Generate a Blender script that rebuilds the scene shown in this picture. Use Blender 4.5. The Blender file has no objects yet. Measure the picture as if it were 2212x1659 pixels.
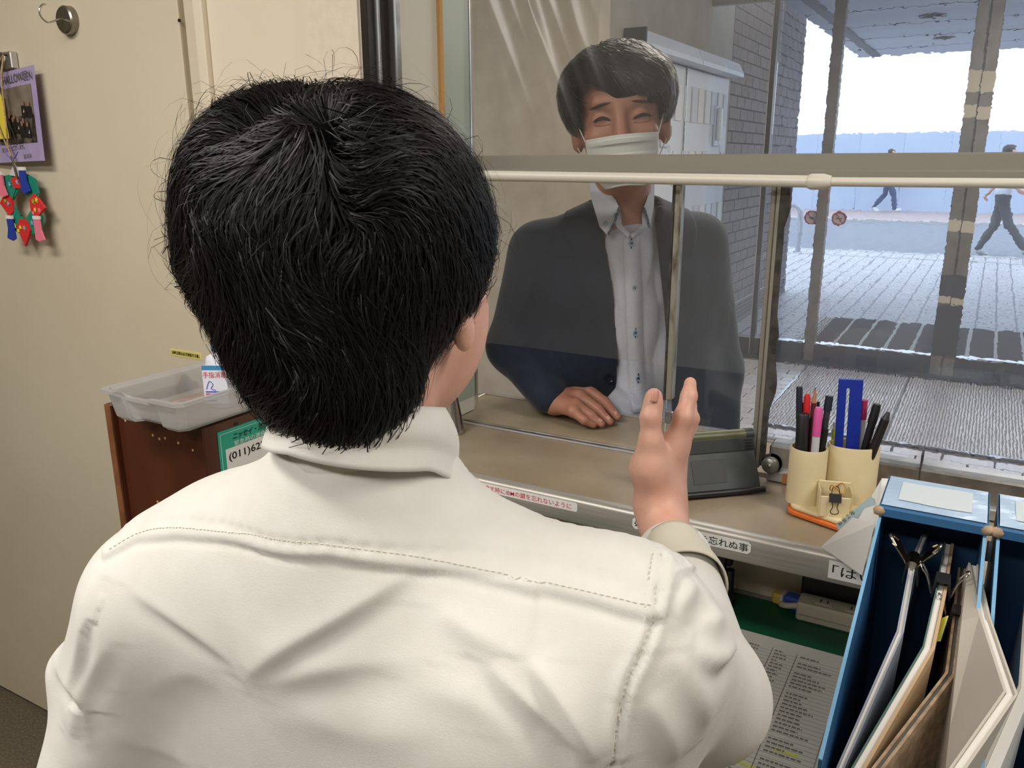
import bpy, bmesh, math, random
import numpy as np
from mathutils import Vector, Matrix
random.seed(7); RNG = np.random.RandomState(11)
scene = bpy.context.scene
COL = scene.collection
# ------------------------------------------------------------------ camera
F, CX, CY, HC = 1772.0, 1106.0, 829.5, 1.5
PITCH, YAW, ROLL = math.radians(15.26), math.radians(29.9), math.radians(-.21)
CAM = np.array([0, 0, HC])
FW = np.array([-math.sin(YAW)*math.cos(PITCH), math.cos(YAW)*math.cos(PITCH), -math.sin(PITCH)])
RT = np.array([math.cos(YAW), math.sin(YAW), 0]); UP = np.cross(RT, FW)
RT, UP = RT*math.cos(ROLL)+UP*math.sin(ROLL), -RT*math.sin(ROLL)+UP*math.cos(ROLL)
cd = bpy.data.cameras.new('camera'); cam = bpy.data.objects.new('camera', cd); COL.objects.link(cam)
cd.sensor_width = 36.0; cd.lens = F/2212*36; cd.clip_start = .02; cd.clip_end = 300
cam.matrix_world = Matrix(((RT[0], UP[0], -FW[0], 0), (RT[1], UP[1], -FW[1], 0), (RT[2], UP[2], -FW[2], HC), (0, 0, 0, 1)))
scene.camera = cam
def ray(px, py): return FW + RT*(px-CX)/F - UP*(py-CY)/F
def at_z(px, py, z): d = ray(px, py); return CAM + d*(z-HC)/d[2]
def at_y(px, py, y): d = ray(px, py); return CAM + d*y/d[1]
def at_x(px, py, x): d = ray(px, py); return CAM + d*x/d[0]
def at_d(px, py, dist): return CAM + ray(px, py)*dist
# ------------------------------------------------------------------ view, sky, room lamps
vs = scene.view_settings
vs.view_transform = 'Standard'; vs.look = 'None'; vs.gamma = 1.0; vs.use_curve_mapping = False; vs.exposure = 0.0
scene.display_settings.display_device = 'sRGB'
scene.cycles.use_denoising = True
scene.cycles.max_bounces = 8; scene.cycles.transparent_max_bounces = 16
scene.cycles.sample_clamp_indirect = 4.0
world = bpy.data.worlds.new('sky'); scene.world = world; world.use_nodes = True
bg = world.node_tree.nodes['Background']
bg.inputs[0].default_value = (.85, .925, 1.0, 1); bg.inputs[1].default_value = SKY_STRENGTH = 2.6
LAMPS = [(-1.25, -.05, 20), (1.05, .75, 21), (-.5, -1.15, 31)]      # ceiling fluorescent fixtures of the office: x, y, watts
LOBBY_LAMPS = [(-.6, 2.9, 24), (.6, 5.0, 55)]
# ------------------------------------------------------------------ helpers
def lin(h):
    if isinstance(h, str):
        h = h.lstrip('#'); h = [int(h[i:i+2], 16)/255 for i in (0, 2, 4)]
    return tuple((c/12.92 if c <= .04045 else ((c+.055)/1.055)**2.4) for c in h)
MATS = {}
def mat(name, color='#808080', rough=.6, metal=0, color2=None, scale=20, detail=3, bump=0, bscale=None, spec=.5, coat=0, sss=0, alpha=1,
        trans=0, emit=None, estr=1, stretch=None, mixlo=.35, mixhi=.65, sheen=0, aniso=0):
    if name in MATS: return MATS[name]
    m = bpy.data.materials.new(name); m.use_nodes = True; nt = m.node_tree; N = nt.nodes; L = nt.links
    b = N['Principled BSDF']; c = lin(color)
    b.inputs['Base Color'].default_value = (*c, 1); b.inputs['Roughness'].default_value = rough; b.inputs['Metallic'].default_value = metal
    b.inputs['Specular IOR Level'].default_value = spec
    if coat: b.inputs['Coat Weight'].default_value = coat; b.inputs['Coat Roughness'].default_value = .1
    if sss:
        b.inputs['Subsurface Weight'].default_value = sss; b.inputs['Subsurface Radius'].default_value = (.012, .005, .003); b.inputs['Subsurface Scale'].default_value = 1
    if alpha < 1: b.inputs['Alpha'].default_value = alpha
    if trans: b.inputs['Transmission Weight'].default_value = trans
    if sheen: b.inputs['Sheen Weight'].default_value = sheen
    if emit: b.inputs['Emission Color'].default_value = (*lin(emit), 1); b.inputs['Emission Strength'].default_value = estr
    vec = None
    if color2 or bump:
        tc = N.new('ShaderNodeTexCoord'); vec = tc.outputs['Object']
        if stretch:
            mp = N.new('ShaderNodeMapping'); mp.inputs['Scale'].default_value = stretch; L.new(vec, mp.inputs[0]); vec = mp.outputs[0]
    if color2:
        n = N.new('ShaderNodeTexNoise'); n.inputs['Scale'].default_value = scale; n.inputs['Detail'].default_value = detail; L.new(vec, n.inputs['Vector'])
        r = N.new('ShaderNodeValToRGB'); r.color_ramp.elements[0].position = mixlo; r.color_ramp.elements[1].position = mixhi
        r.color_ramp.elements[0].color = (*c, 1); r.color_ramp.elements[1].color = (*lin(color2), 1)
        L.new(n.outputs['Fac'], r.inputs[0]); L.new(r.outputs[0], b.inputs['Base Color'])
    if bump:
        n2 = N.new('ShaderNodeTexNoise'); n2.inputs['Scale'].default_value = bscale or scale*4; n2.inputs['Detail'].default_value = 4; L.new(vec, n2.inputs['Vector'])
        bp = N.new('ShaderNodeBump'); bp.inputs['Strength'].default_value = bump; bp.inputs['Distance'].default_value = .002
        L.new(n2.outputs['Fac'], bp.inputs['Height']); L.new(bp.outputs[0], b.inputs['Normal'])
    MATS[name] = m; return m
def glassy(name, tint=(.95, .98, 1), gloss=.05, haze=.05, hazecol=(.9, .93, .95), grough=.02, fres=.5, wavy=0, streak=None, bump=0, bscale=30):
    """thin clear sheet: see-through, a little gloss, a little milky haze"""
    m = bpy.data.materials.new(name); m.use_nodes = True; nt = m.node_tree; N = nt.nodes; L = nt.links; N.clear()
    out = N.new('ShaderNodeOutputMaterial'); tr = N.new('ShaderNodeBsdfTransparent'); tr.inputs[0].default_value = (*tint, 1)
    gl = N.new('ShaderNodeBsdfGlossy'); gl.inputs['Roughness'].default_value = grough
    tl = N.new('ShaderNodeBsdfTranslucent'); tl.inputs[0].default_value = (*hazecol, 1)
    df = N.new('ShaderNodeBsdfDiffuse'); df.inputs[0].default_value = (*hazecol, 1)
    mx0 = N.new('ShaderNodeMixShader'); mx0.inputs[0].default_value = .5; L.new(tl.outputs[0], mx0.inputs[1]); L.new(df.outputs[0], mx0.inputs[2])
    mx1 = N.new('ShaderNodeMixShader'); mx1.inputs[0].default_value = haze; L.new(tr.outputs[0], mx1.inputs[1]); L.new(mx0.outputs[0], mx1.inputs[2])
    lw = N.new('ShaderNodeLayerWeight'); lw.inputs[0].default_value = .25
    ml = N.new('ShaderNodeMath'); ml.operation = 'MULTIPLY_ADD'; ml.inputs[1].default_value = fres; ml.inputs[2].default_value = gloss; L.new(lw.outputs['Fresnel'], ml.inputs[0])
    mx2 = N.new('ShaderNodeMixShader'); L.new(ml.outputs[0], mx2.inputs[0]); L.new(mx1.outputs[0], mx2.inputs[1]); L.new(gl.outputs[0], mx2.inputs[2])
    L.new(mx2.outputs[0], out.inputs[0])
    tc = N.new('ShaderNodeTexCoord')
    if wavy:     # rippled cast glass: light really bends at its uneven faces
        rf = N.new('ShaderNodeBsdfRefraction'); rf.inputs['Color'].default_value = (*tint, 1); rf.inputs['Roughness'].default_value = 0; rf.inputs['IOR'].default_value = 1.45; L.new(rf.outputs[0], mx1.inputs[1])
        mp = N.new('ShaderNodeMapping'); mp.inputs['Scale'].default_value = (95, 95, 150); L.new(tc.outputs['Object'], mp.inputs[0]); nz = N.new('ShaderNodeTexNoise'); nz.inputs['Scale'].default_value = 1; nz.inputs['Detail'].default_value = 1; L.new(mp.outputs[0], nz.inputs['Vector'])
        bp = N.new('ShaderNodeBump'); bp.inputs['Strength'].default_value = 1; bp.inputs['Distance'].default_value = wavy; L.new(nz.outputs['Fac'], bp.inputs['Height']); L.new(bp.outputs[0], rf.inputs['Normal'])
    if streak:   # smears on the sheet itself
        mp = N.new('ShaderNodeMapping'); mp.inputs['Scale'].default_value = streak; L.new(tc.outputs['Object'], mp.inputs[0])
        n = N.new('ShaderNodeTexNoise'); n.inputs['Scale'].default_value = 4; n.inputs['Detail'].default_value = 6; L.new(mp.outputs[0], n.inputs['Vector'])
        r = N.new('ShaderNodeMapRange'); r.inputs[1].default_value = .35; r.inputs[2].default_value = .75; r.inputs[3].default_value = haze*.5; r.inputs[4].default_value = haze*1.7
        L.new(n.outputs['Fac'], r.inputs[0]); L.new(r.outputs[0], mx1.inputs[0])
    if bump:
        n = N.new('ShaderNodeTexNoise'); n.inputs['Scale'].default_value = bscale; L.new(tc.outputs['Object'], n.inputs['Vector'])
        bp = N.new('ShaderNodeBump'); bp.inputs['Strength'].default_value = bump; bp.inputs['Distance'].default_value = .01; L.new(n.outputs['Fac'], bp.inputs['Height'])
        L.new(bp.outputs[0], gl.inputs['Normal'])
    MATS[name] = m; return m
class MB:
    def __init__(s): s.v = []; s.f = []
    def add(s, vs, fs):
        o = len(s.v); s.v += [tuple(map(float, v)) for v in vs]; s.f += [tuple(i+o for i in f) for f in fs]; return s
    def box(s, x0, x1, y0, y1, z0, z1, bev=0, M=None):
        if bev <= 0:
            vs = [(x, y, z) for z in (z0, z1) for y in (y0, y1) for x in (x0, x1)]
            fs = [(0, 2, 3, 1), (4, 5, 7, 6), (0, 1, 5, 4), (2, 6, 7, 3), (0, 4, 6, 2), (1, 3, 7, 5)]
        else:
            b = min(bev, abs(x1-x0)/2.01, abs(y1-y0)/2.01, abs(z1-z0)/2.01); idx = {}; vs = []
            X, Y, Z = (x0, x1), (y0, y1), (z0, z1)
            for i in (0, 1):
                for j in (0, 1):
                    for k in (0, 1):
                        si, sj, sk = (1, -1)[i], (1, -1)[j], (1, -1)[k]
                        for a in range(3):
                            p = [X[i]+si*b, Y[j]+sj*b, Z[k]+sk*b]; p[a] = (X[i], Y[j], Z[k])[a]; idx[i, j, k, a] = len(vs); vs.append(p)
            g = lambda i, j, k, a: idx[i, j, k, a]; fs = []
            for a in range(3):
                for e in (0, 1):
                    q = [(0, 0), (1, 0), (1, 1), (0, 1)]
                    if e == 0: q = q[::-1]
                    if a == 0: fs.append(tuple(g(e, u, w, 0) for u, w in q))
                    if a == 1: fs.append(tuple(g(w, e, u, 1) for u, w in q))
                    if a == 2: fs.append(tuple(g(u, w, e, 2) for u, w in q))
            for u in (0, 1):
                for w in (0, 1):
                    fs.append((g(0, u, w, 1), g(1, u, w, 1), g(1, u, w, 2), g(0, u, w, 2)) if (u+w) % 2 else (g(0, u, w, 2), g(1, u, w, 2), g(1, u, w, 1), g(0, u, w, 1)))
                    fs.append((g(u, 0, w, 2), g(u, 1, w, 2), g(u, 1, w, 0), g(u, 0, w, 0)) if (u+w) % 2 else (g(u, 0, w, 0), g(u, 1, w, 0), g(u, 1, w, 2), g(u, 0, w, 2)))
                    fs.append((g(u, w, 0, 0), g(u, w, 1, 0), g(u, w, 1, 1), g(u, w, 0, 1)) if (u+w) % 2 else (g(u, w, 0, 1), g(u, w, 1, 1), g(u, w, 1, 0), g(u, w, 0, 0)))
            for i in (0, 1):
                for j in (0, 1):
                    for k in (0, 1):
                        t = (g(i, j, k, 0), g(i, j, k, 1), g(i, j, k, 2)); fs.append(t if (i+j+k) % 2 else t[::-1])
        if M is not None: vs = [tuple(M @ Vector(v)) for v in vs]
        return s.add(vs, fs)
    def tube(s, pts, r, n=12, cap=True):
        P = [np.array(p, float) for p in pts]; R = r if hasattr(r, '__len__') else [r]*len(P); vs = []; fs = []; u = None
        for i, p in enumerate(P):
            t = P[min(i+1, len(P)-1)]-P[max(i-1, 0)]; t = t/(np.linalg.norm(t)+1e-12)
            if u is None: u = np.cross(t, (0, 0, 1) if abs(t[2]) < .9 else (1, 0, 0))
            u = u-t*(u@t); u = u/np.linalg.norm(u); w = np.cross(t, u)
            for k in range(n): a = 2*math.pi*k/n; vs.append(p+R[i]*(u*math.cos(a)+w*math.sin(a)))
        for i in range(len(P)-1):
            for k in range(n): a = i*n+k; b = i*n+(k+1) % n; fs.append((a, b, b+n, a+n))
        if cap: fs.append(tuple(range(n))[::-1]); fs.append(tuple(range((len(P)-1)*n, len(P)*n)))
        return s.add(vs, fs)
    def lathe(s, prof, c=(0, 0, 0), n=32, sx=1, sy=1, axis='z'):
        vs = []; fs = []; m = len(prof)
        for r, z in prof:
            for k in range(n):
                a = 2*math.pi*k/n; x, y = r*math.cos(a)*sx, r*math.sin(a)*sy
                vs.append((c[0]+x, c[1]+y, c[2]+z) if axis == 'z' else (c[0]+x, c[1]+z, c[2]+y) if axis == 'y' else (c[0]+z, c[1]+x, c[2]+y))
        for i in range(m-1):
            for k in range(n): a = i*n+k; b = i*n+(k+1) % n; fs.append((a, b, b+n, a+n))
        if prof[0][0] > 1e-6: fs.append(tuple(range(n))[::-1])
        if prof[-1][0] > 1e-6: fs.append(tuple(range((m-1)*n, m*n)))
        return s.add(vs, fs)
    def prism(s, poly, ex):
        """closed 3D polygon (list of points) pushed along ex"""
        n = len(poly); P = [np.array(p, float) for p in poly]; e = np.array(ex, float)
        vs = P+[p+e for p in P]; fs = [tuple(range(n))[::-1], tuple(range(n, 2*n))]+[(i, (i+1) % n, (i+1) % n+n, i+n) for i in range(n)]
        return s.add(vs, fs)
    def grid(s, fn, nu, nv, thick=0):
        vs = [fn(i/nu, j/nv) for j in range(nv+1) for i in range(nu+1)]
        fs = [(j*(nu+1)+i, j*(nu+1)+i+1, (j+1)*(nu+1)+i+1, (j+1)*(nu+1)+i) for j in range(nv) for i in range(nu)]
        return s.add(vs, fs)
    def mesh(s, name, smooth=False, fix=True):
        me = bpy.data.meshes.new(name); me.from_pydata(s.v, [], s.f)
        if fix:
            bm = bmesh.new(); bm.from_mesh(me); bmesh.ops.recalc_face_normals(bm, faces=bm.faces[:]); bm.to_mesh(me); bm.free()
        if smooth: smooth_mesh(me, smooth if smooth is not True else 40)
        return me
    def obj(s, name, m, parent=None, smooth=False, fix=True, thick=0, bevel=0):
        return link(name, s.mesh(name, smooth, fix), m, parent, thick, bevel)
def smooth_mesh(me, ang=40):
    me.polygons.foreach_set('use_smooth', [True]*len(me.polygons))
    if ang < 180:
        try: me.set_sharp_from_angle(angle=math.radians(ang))
        except Exception: pass
def link(name, me, m, parent=None, thick=0, bevel=0):
    o = bpy.data.objects.new(name, me); COL.objects.link(o)
    if m is not None: me.materials.clear(); me.materials.append(m if not isinstance(m, str) else MATS[m])
    if parent is not None: o.parent = parent; o.matrix_parent_inverse = Matrix.Translation(-parent.location) if parent.type == 'EMPTY' else Matrix()
    if thick: md = o.modifiers.new('thickness', 'SOLIDIFY'); md.thickness = thick; md.offset = 0
    if bevel: md = o.modifiers.new('bevel', 'BEVEL'); md.width = bevel; md.segments = 2; md.limit_method = 'ANGLE'
    return o
def tag(o, label=None, cat=None, group=None, kind=None):
    if label: o['label'] = label
    if cat: o['category'] = cat
    if group: o['group'] = group
    if kind: o['kind'] = kind
    return o
def thing(name, label, cat, loc=(0, 0, 0), group=None, kind=None):
    o = bpy.data.objects.new(name, None); COL.objects.link(o); o.location = [float(c) for c in loc]; o.empty_display_size = .05
    return tag(o, label, cat, group, kind)
def struct(o): o['kind'] = 'structure'; return o
def text(name, body, m, origin, xdir, ydir, height, parent=None, width=None, lift=.0004, shear=0, bold=0, align='LEFT', thin=0):
    """flat lettering lying on a surface: origin = lower left of the line, xdir/ydir = reading and up directions"""
    c = bpy.data.curves.new(name, 'FONT'); c.body = body; c.size = 1; c.shear = shear; c.align_x = align; c.resolution_u = 3
    if bold: c.offset = bold
    t = bpy.data.objects.new(name, c); COL.objects.link(t)
    me = bpy.data.meshes.new_from_object(t.evaluated_get(bpy.context.evaluated_depsgraph_get())); bpy.data.objects.remove(t); bpy.data.curves.remove(c)
    me.name = name; n = len(me.vertices)
    if n == 0: return None
    co = np.empty(n*3); me.vertices.foreach_get('co', co); co = co.reshape(-1, 3)
    x0, x1 = co[:, 0].min(), co[:, 0].max(); y0, y1 = co[:, 1].min(), co[:, 1].max()
    sy = height/(y1-y0); sx = (width/(x1-x0)) if width else sy
    xd = np.array(xdir, float); xd /= np.linalg.norm(xd); yd = np.array(ydir, float); yd -= xd*(yd@xd); yd /= np.linalg.norm(yd); nd = np.cross(xd, yd)
    co2 = np.array(origin, float)+np.outer((co[:, 0]-x0)*sx, xd)+np.outer((co[:, 1]-y0)*sy, yd)+nd*lift
    me.vertices.foreach_set('co', co2.ravel()); me.update()
    return link(name, me, m, parent)
def V(*a): return np.array(a, float)
def unit(v): v = np.array(v, float); return v/np.linalg.norm(v)
def bez(pts, n=16):
    """Catmull-Rom through the points"""
    P = [np.array(p, float) for p in pts]; P = [2*P[0]-P[1]]+P+[2*P[-1]-P[-2]]; out = []
    for i in range(1, len(P)-2):
        for k in range(n):
            t = k/n; a, b, c, d = P[i-1:i+3]
            out.append(.5*((2*b)+(c-a)*t+(2*a-5*b+4*c-d)*t*t+(3*b-a-3*c+d)*t**3))
    out.append(P[-2]); return out
# ================================================================== THE SETTING
mat('cream_paint', '#ccc2ad', .55, color2='#c7bca6', scale=3, bump=.05, bscale=60)
mat('cream_panel', '#dbd0bc', .5, color2='#d7cbb5', scale=4, bump=.04, bscale=80)
mat('pale_plaster', '#d9cdbb', .8, color2='#d4c7b4', scale=60, detail=6, bump=.25, bscale=120)
mat('off_white', '#d8d4c6', .6); mat('ceiling_white', '#dedad0', .8)
mat('carpet', '#6f6555', .95, color2='#58503f', scale=160, bump=.6, bscale=500)
mat('dark_aluminium', '#39332f', .35, .6); mat('aluminium', '#a9a9a6', .35, .9, color2='#8d8b86', scale=30, bump=.03); mat('bright_aluminium', '#c9c9cc', .28, .9)
mat('olive_aluminium', '#8f8b80', .45, .3); mat('steel', '#b3afa8', .42, .55, color2='#a5a19a', scale=10, stretch=(1, 12, 30))
mat('dirty_steel', '#a8a498', .45, .7, color2='#5d5340', scale=22, stretch=(3, 3, 1), mixlo=.45, mixhi=.75)
mat('sealant', '#2a2724', .8, color2='#4b4742', scale=50); mat('foam_strip', '#c79a5e', .8)
mat('laminate', '#a2957f', .36, color2='#978a73', scale=9, detail=6, coat=.15); mat('laminate_dark', '#998b76', .34, color2='#8a7b65', scale=9, detail=8, coat=.15)
mat('taupe_plaster', '#cfc4b2', .85, color2='#c4b8a6', scale=8); mat('grey_plaster', '#a9a49c', .85, color2='#a09a92', scale=5)
mat('brick_a', '#857a79', .75, color2='#766c6b', scale=30, bump=.2); mat('brick_b', '#8d8586', .75, color2='#7b7275', scale=30, bump=.2); mat('brick_c', '#7b6f74', .7, color2='#8a7d7d', scale=25, bump=.2)
mat('mortar', '#4b4647', .9); mat('tile_a', '#c2bfbf', .25, color2='#b3afaf', scale=40, bump=.04); mat('tile_b', '#cbc6c6', .27, color2='#bcb7b7', scale=40, bump=.04); mat('grout', '#55504e', .9)
mat('door_frame', '#7d7870', .45, .3, color2='#6d675f', scale=12); mat('door_dark', '#3f4146', .4, .3); mat('tape_beige', '#b8ac94', .7)
mat('mat_dark', '#463b3a', .95, color2='#3a3133', scale=300, bump=.5); mat('mat_strip', '#b9b3a6', .6, .2)
mat('asphalt', '#8a8d95', .9, color2='#7d8088', scale=6); mat('kerb', '#b4b2b0', .8); mat('pink_pavers', '#b5a2a0', .85, color2='#a99896', scale=4)
mat('hoarding', '#b9c6d9', .5, color2='#b2c0d5', scale=.6); mat('canopy', '#b9bdc6', .5, color2='#abafb9', scale=.8, stretch=(.2, 3, 1)); mat('canopy_dark', '#5c5d62', .6)
mat('white_plastic', '#dfe0e0', .4); mat('white_paper', '#e6e5e2', .7); mat('lamp_glow', '#fff6e4', .4, emit='#fff1dc', estr=6); mat('black_print', '#1b1a1a', .7); mat('grey_print', '#55534f', .7)
def brickmat(name, c1, c2, mort, w, h, rough, msize=.012):
    m = bpy.data.materials.new(name); m.use_nodes = True; N = m.node_tree.nodes; L = m.node_tree.links; b = N['Principled BSDF']; b.inputs['Roughness'].default_value = rough
    tc = N.new('ShaderNodeTexCoord'); br = N.new('ShaderNodeTexBrick'); L.new(tc.outputs['Object'], br.inputs['Vector'])
    br.inputs['Color1'].default_value = (*lin(c1), 1); br.inputs['Color2'].default_value = (*lin(c2), 1); br.inputs['Mortar'].default_value = (*lin(mort), 1)
    br.offset = 0; br.inputs['Scale'].default_value = 1; br.inputs['Brick Width'].default_value = w; br.inputs['Row Height'].default_value = h; br.inputs['Mortar Size'].default_value = msize; br.inputs['Mortar Smooth'].default_value = .1
    L.new(br.outputs['Color'], b.inputs['Base Color']); bp = N.new('ShaderNodeBump'); bp.inputs['Strength'].default_value = .4; bp.inputs['Distance'].default_value = .004; bp.invert = True
    L.new(br.outputs['Fac'], bp.inputs['Height']); L.new(bp.outputs[0], b.inputs['Normal']); MATS[name] = m; return m
glassy('pane_glass', (.95, .97, 1), .02, .018, (.85, .9, .95))
glassy('hazy_glass', (.92, .95, 1), .03, .065, (.80, .87, 1.0), wavy=.000024)
glassy('vinyl_sheet', (.95, .95, .93), .05, .038, (.86, .86, .84), grough=.28)
glassy('door_glass', (.93, .96, .98), .0, .03, (.85, .9, .95), fres=.05)
WY, SZ = 1.07, 1.0                                   # plane of the office wall, height of the counter shelf
# ---- office shell
struct(MB().box(-4.2, 2.6, -3.2, 1.30, -.06, 0).obj('floor', MATS['carpet']))
struct(MB().box(-4.2, 2.6, -3.2, 1.46, 2.52, 2.6).obj('ceiling', MATS['ceiling_white']))
struct(MB().box(-4.2, 2.6, -3.3, -3.2, 0, 2.52).obj('wall_back', MATS['cream_paint']))
struct(MB().box(2.6, 2.7, -3.3, 1.46, 0, 2.52).obj('wall_right', MATS['cream_paint']))
struct(MB().box(-4.3, -4.2, -3.3, 1.30, 0, 2.52).obj('wall_far_left', MATS['cream_paint']))
w = struct(MB().box(-4.2, -.994, WY+.012, 1.30, 0, 2.52).obj('wall_left', MATS['cream_panel']))
MB().box(-.994, -.888, WY, 1.38, 0, 2.52).obj('plaster_pier', MATS['pale_plaster'], w)
MB().box(-1.228, -.996, WY+.006, WY+.02, 0, 2.5, .002).obj('panel', MATS['cream_panel'], w)
# steel door leaf on the left with its frame strip
d = struct(thing('door_1', None, None, (-1.9, WY, 0))); del d['kind']; d['kind'] = 'structure'
MB().box(-2.75, -1.290, WY-.004, WY+.03, .012, 2.3, .002).obj('door_leaf', MATS['cream_paint'], d)
MB().box(-1.284, -1.250, WY+.004, WY+.03, 0, 2.34, .002).obj('door_frame', MATS['cream_paint'], d)
MB().box(-1.250, -1.228, WY-.006, WY+.03, 0, 2.34, .003).obj('frame_edge', MATS['cream_panel'], d)
MB().box(-2.80, -2.756, WY-.006, WY+.03, 0, 2.34, .003).obj('frame_edge', MATS['cream_panel'], d)
MB().box(-2.80, -1.228, WY-.006, WY+.03, 2.304, 2.36, .003).obj('frame_head', MATS['cream_panel'], d)
for z in (1.125, 1.16, 1.74): MB().lathe([(.0001, 0), (.003, .0005), (.003, .003)], (-1.287, WY-.006, z), 10, axis='y').obj('screw', MATS['dark_aluminium'], d)
struct(MB().box(-1.99, -1.90, 1.02, 1.066, .0, .03, .012).obj('trim_1', MATS['dark_aluminium']))
# ---- window wall: spandrel under the shelf, wall above the window
w = struct(MB().box(-.888, 2.6, 1.30, 1.42, 0, .965).obj('wall_window', MATS['cream_panel']))
MB().box(-.888, 2.6, 1.22, 1.38, 2.12, 2.52).obj('lintel', MATS['cream_panel'], w)
MB().box(-.888, -.884, 1.075, 1.38, 1.0, 2.12).obj('reveal', MATS['off_white'], w)
# ---- the reception window
win = struct(thing('window_1', None, None, (-.3, 1.30, 1.0)))
def wpart(name, m, *a, **k): return MB().box(*a).obj(name, MATS[m], win, **k)
wpart('jamb_channel', 'dark_aluminium', -.886, -.872, 1.074, 1.092, 1.0, 2.12, .001)
wpart('jamb_channel', 'bright_aluminium', -.886, -.868, 1.092, 1.097, 1.0, 2.12, .001)
wpart('jamb_channel', 'aluminium', -.886, -.878, 1.097, 1.114, 1.0, 2.12, .001)
wpart('jamb_channel', 'dark_aluminium', -.886, -.879, 1.114, 1.136, 1.0, 2.12, .001)
wpart('jamb_channel', 'bright_aluminium', -.886, -.868, 1.136, 1.142, 1.0, 2.12, .001)
wpart('jamb_channel', 'aluminium', -.886, -.878, 1.142, 1.166, 1.0, 2.12, .001)
wpart('frosted_strip', mat('pale_green', '#a9b3a4', .4) and 'pale_green', -.886, -.8815, 1.288, 1.379, 1.03, 2.12, .001)
wpart('strip_edge', 'bright_aluminium', -.886, -.8805, 1.3785, 1.3815, 1.03, 2.12)
wpart('foam_strip', 'foam_strip', -.886, -.877, 1.278, 1.288, 1.03, 2.12, .001)
wpart('transom', 'olive_aluminium', -.87, 2.6, 1.29, 1.325, 1.480, 1.508, .002)
wpart('transom_lip', 'olive_aluminium', -.87, 2.6, 1.285, 1.30, 1.464, 1.485, .002)
wpart('sash_stile', 'dirty_steel', -.4435, -.4315, 1.292, 1.312, 1.105, 1.47, .002)
wpart('stile_seal', 'sealant', -.4455, -.4425, 1.290, 1.300, 1.105, 1.47)
wpart('glass_clip', 'aluminium', -.4435, -.431, 1.298, 1.306, 1.062, 1.083, .001)
wpart('sash_pane', 'pane_glass', -.4435, -.285, 1.300, 1.305, 1.035, 1.47)
wpart('meeting_stile', 'olive_aluminium', -.291, -.2835, 1.288, 1.318, 1.015, 1.47, .001)
wpart('meeting_stile', 'olive_aluminium', -.2825, -.2765, 1.285, 1.318, 1.015, 1.47, .001)
# black sealant smeared along the stile, its right edge uneven
pts = [(-.276, 1.02)]; zs = np.linspace(1.02, 1.47, 34); ww = .0075+.006*np.clip(np.sin(zs*21+2)+.45*np.sin(zs*67), -.1, 1.3)
pl = [(-.2762, 1.285, z) for z in zs]+[(-.2762+ww[i], 1.285, zs[i]) for i in range(len(zs)-1, -1, -1)]
MB().prism(pl, (0, .012, 0)).obj('sealant_bead', MATS['sealant'], win)
wpart('fixed_pane', 'hazy_glass', -.277, 2.6, 1.304, 1.309, 1.055, 1.47)
wpart('upper_pane', 'hazy_glass', -.30, 2.6, 1.304, 1.309, 1.508, 2.12)
wpart('sill_frame', 'aluminium', -.262, 2.6, 1.285, 1.33, 1.000, 1.058, .003)
wpart('sill_lip', 'bright_aluminium', -.262, 2.6, 1.275, 1.29, 1.000, 1.018, .002)
wpart('sill_joint', 'sealant', -.0445, -.0425, 1.2835, 1.335, 1.018, 1.08)
# ---- counter shelf
sh = thing('counter_shelf', 'brown laminate counter shelf with steel edge running under the reception window', 'counter', (-.3, 1.25, SZ))
MB().box(-.884, 2.6, 1.066, 1.292, .962, .998, .001).obj('inner_board', MATS['laminate_dark'], sh)
MB().box(-.925, -.05, 1.312, 1.492, .962, .998, .001).obj('outer_board', MATS['laminate'], sh)
MB().box(-.884, -.29, 1.292, 1.301, .97, 1.001, .002).obj('track', MATS['bright_aluminium'], sh)
MB().box(-.884, -.29, 1.301, 1.306, .97, .996).obj('track_groove', MATS['dark_aluminium'], sh)
MB().box(-.884, -.29, 1.306, 1.312, .97, 1.0015, .002).obj('track', MATS['aluminium'], sh)
MB().box(-.932, -.05, 1.492, 1.502, .955, 1.001, .002).obj('outer_edging', MATS['bright_aluminium'], sh)
MB().box(-.932, -.925, 1.385, 1.492, .955, 1.001, .002).obj('end_edging', MATS['aluminium'], sh)
prof = [(1.0745, .9995), (1.063, 1.0005), (1.0575, .9985), (1.055, .994), (1.055, .962), (1.058, .959), (1.068, .959), (1.068, .9985)]
MB().prism([(-.884, y, z) for y, z in prof], (3.48, 0, 0)).obj('front_edging', MATS['steel'], sh, smooth=50)
MB().box(-.93, -.888, 1.38, 1.50, .955, .962).obj('bracket', MATS['aluminium'], sh)
# ---- vinyl droplet sheet and the tension rod
def sheetfn(u, v):
    x = -.845+.54*u; z = 1.154+.94*v
    f = max(0, v-.28)/.72
    e = math.exp(-((x+.74-.10*(1.9-z))/.10)**2)*max(0, z-1.45)/.5; w_ = x*1.0+.42*z
    y = 1.342+.004*math.sin(x*23+z*5)*f+e*(.012*abs(math.sin(w_*38+.8*math.sin(z*9)))+.006*abs(math.sin(w_*83+1.7*z)))+.0025*math.sin(x*17+1.3*z)
    return (x, y, z)
o = MB().grid(sheetfn, 260, 160).obj('vinyl_sheet', MATS['vinyl_sheet'], None, smooth=180, fix=False)
tag(o, 'clear vinyl droplet sheet hanging over the open hatch in front of the visitor', 'sheet')
rod = thing('tension_rod', 'thin white tension rod stretched across the window below the transom', 'rod', (-.3, 1.255, 1.473))
XC = float(at_y(1770, 390, 1.255)[0]); mat('rod_white', '#d4cfc2', .35)
MB().tube([(-.884, 1.255, 1.4755), (XC, 1.255, 1.4690)], .0085, 20).obj('thick_tube', MATS['rod_white'], rod, smooth=60)
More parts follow.
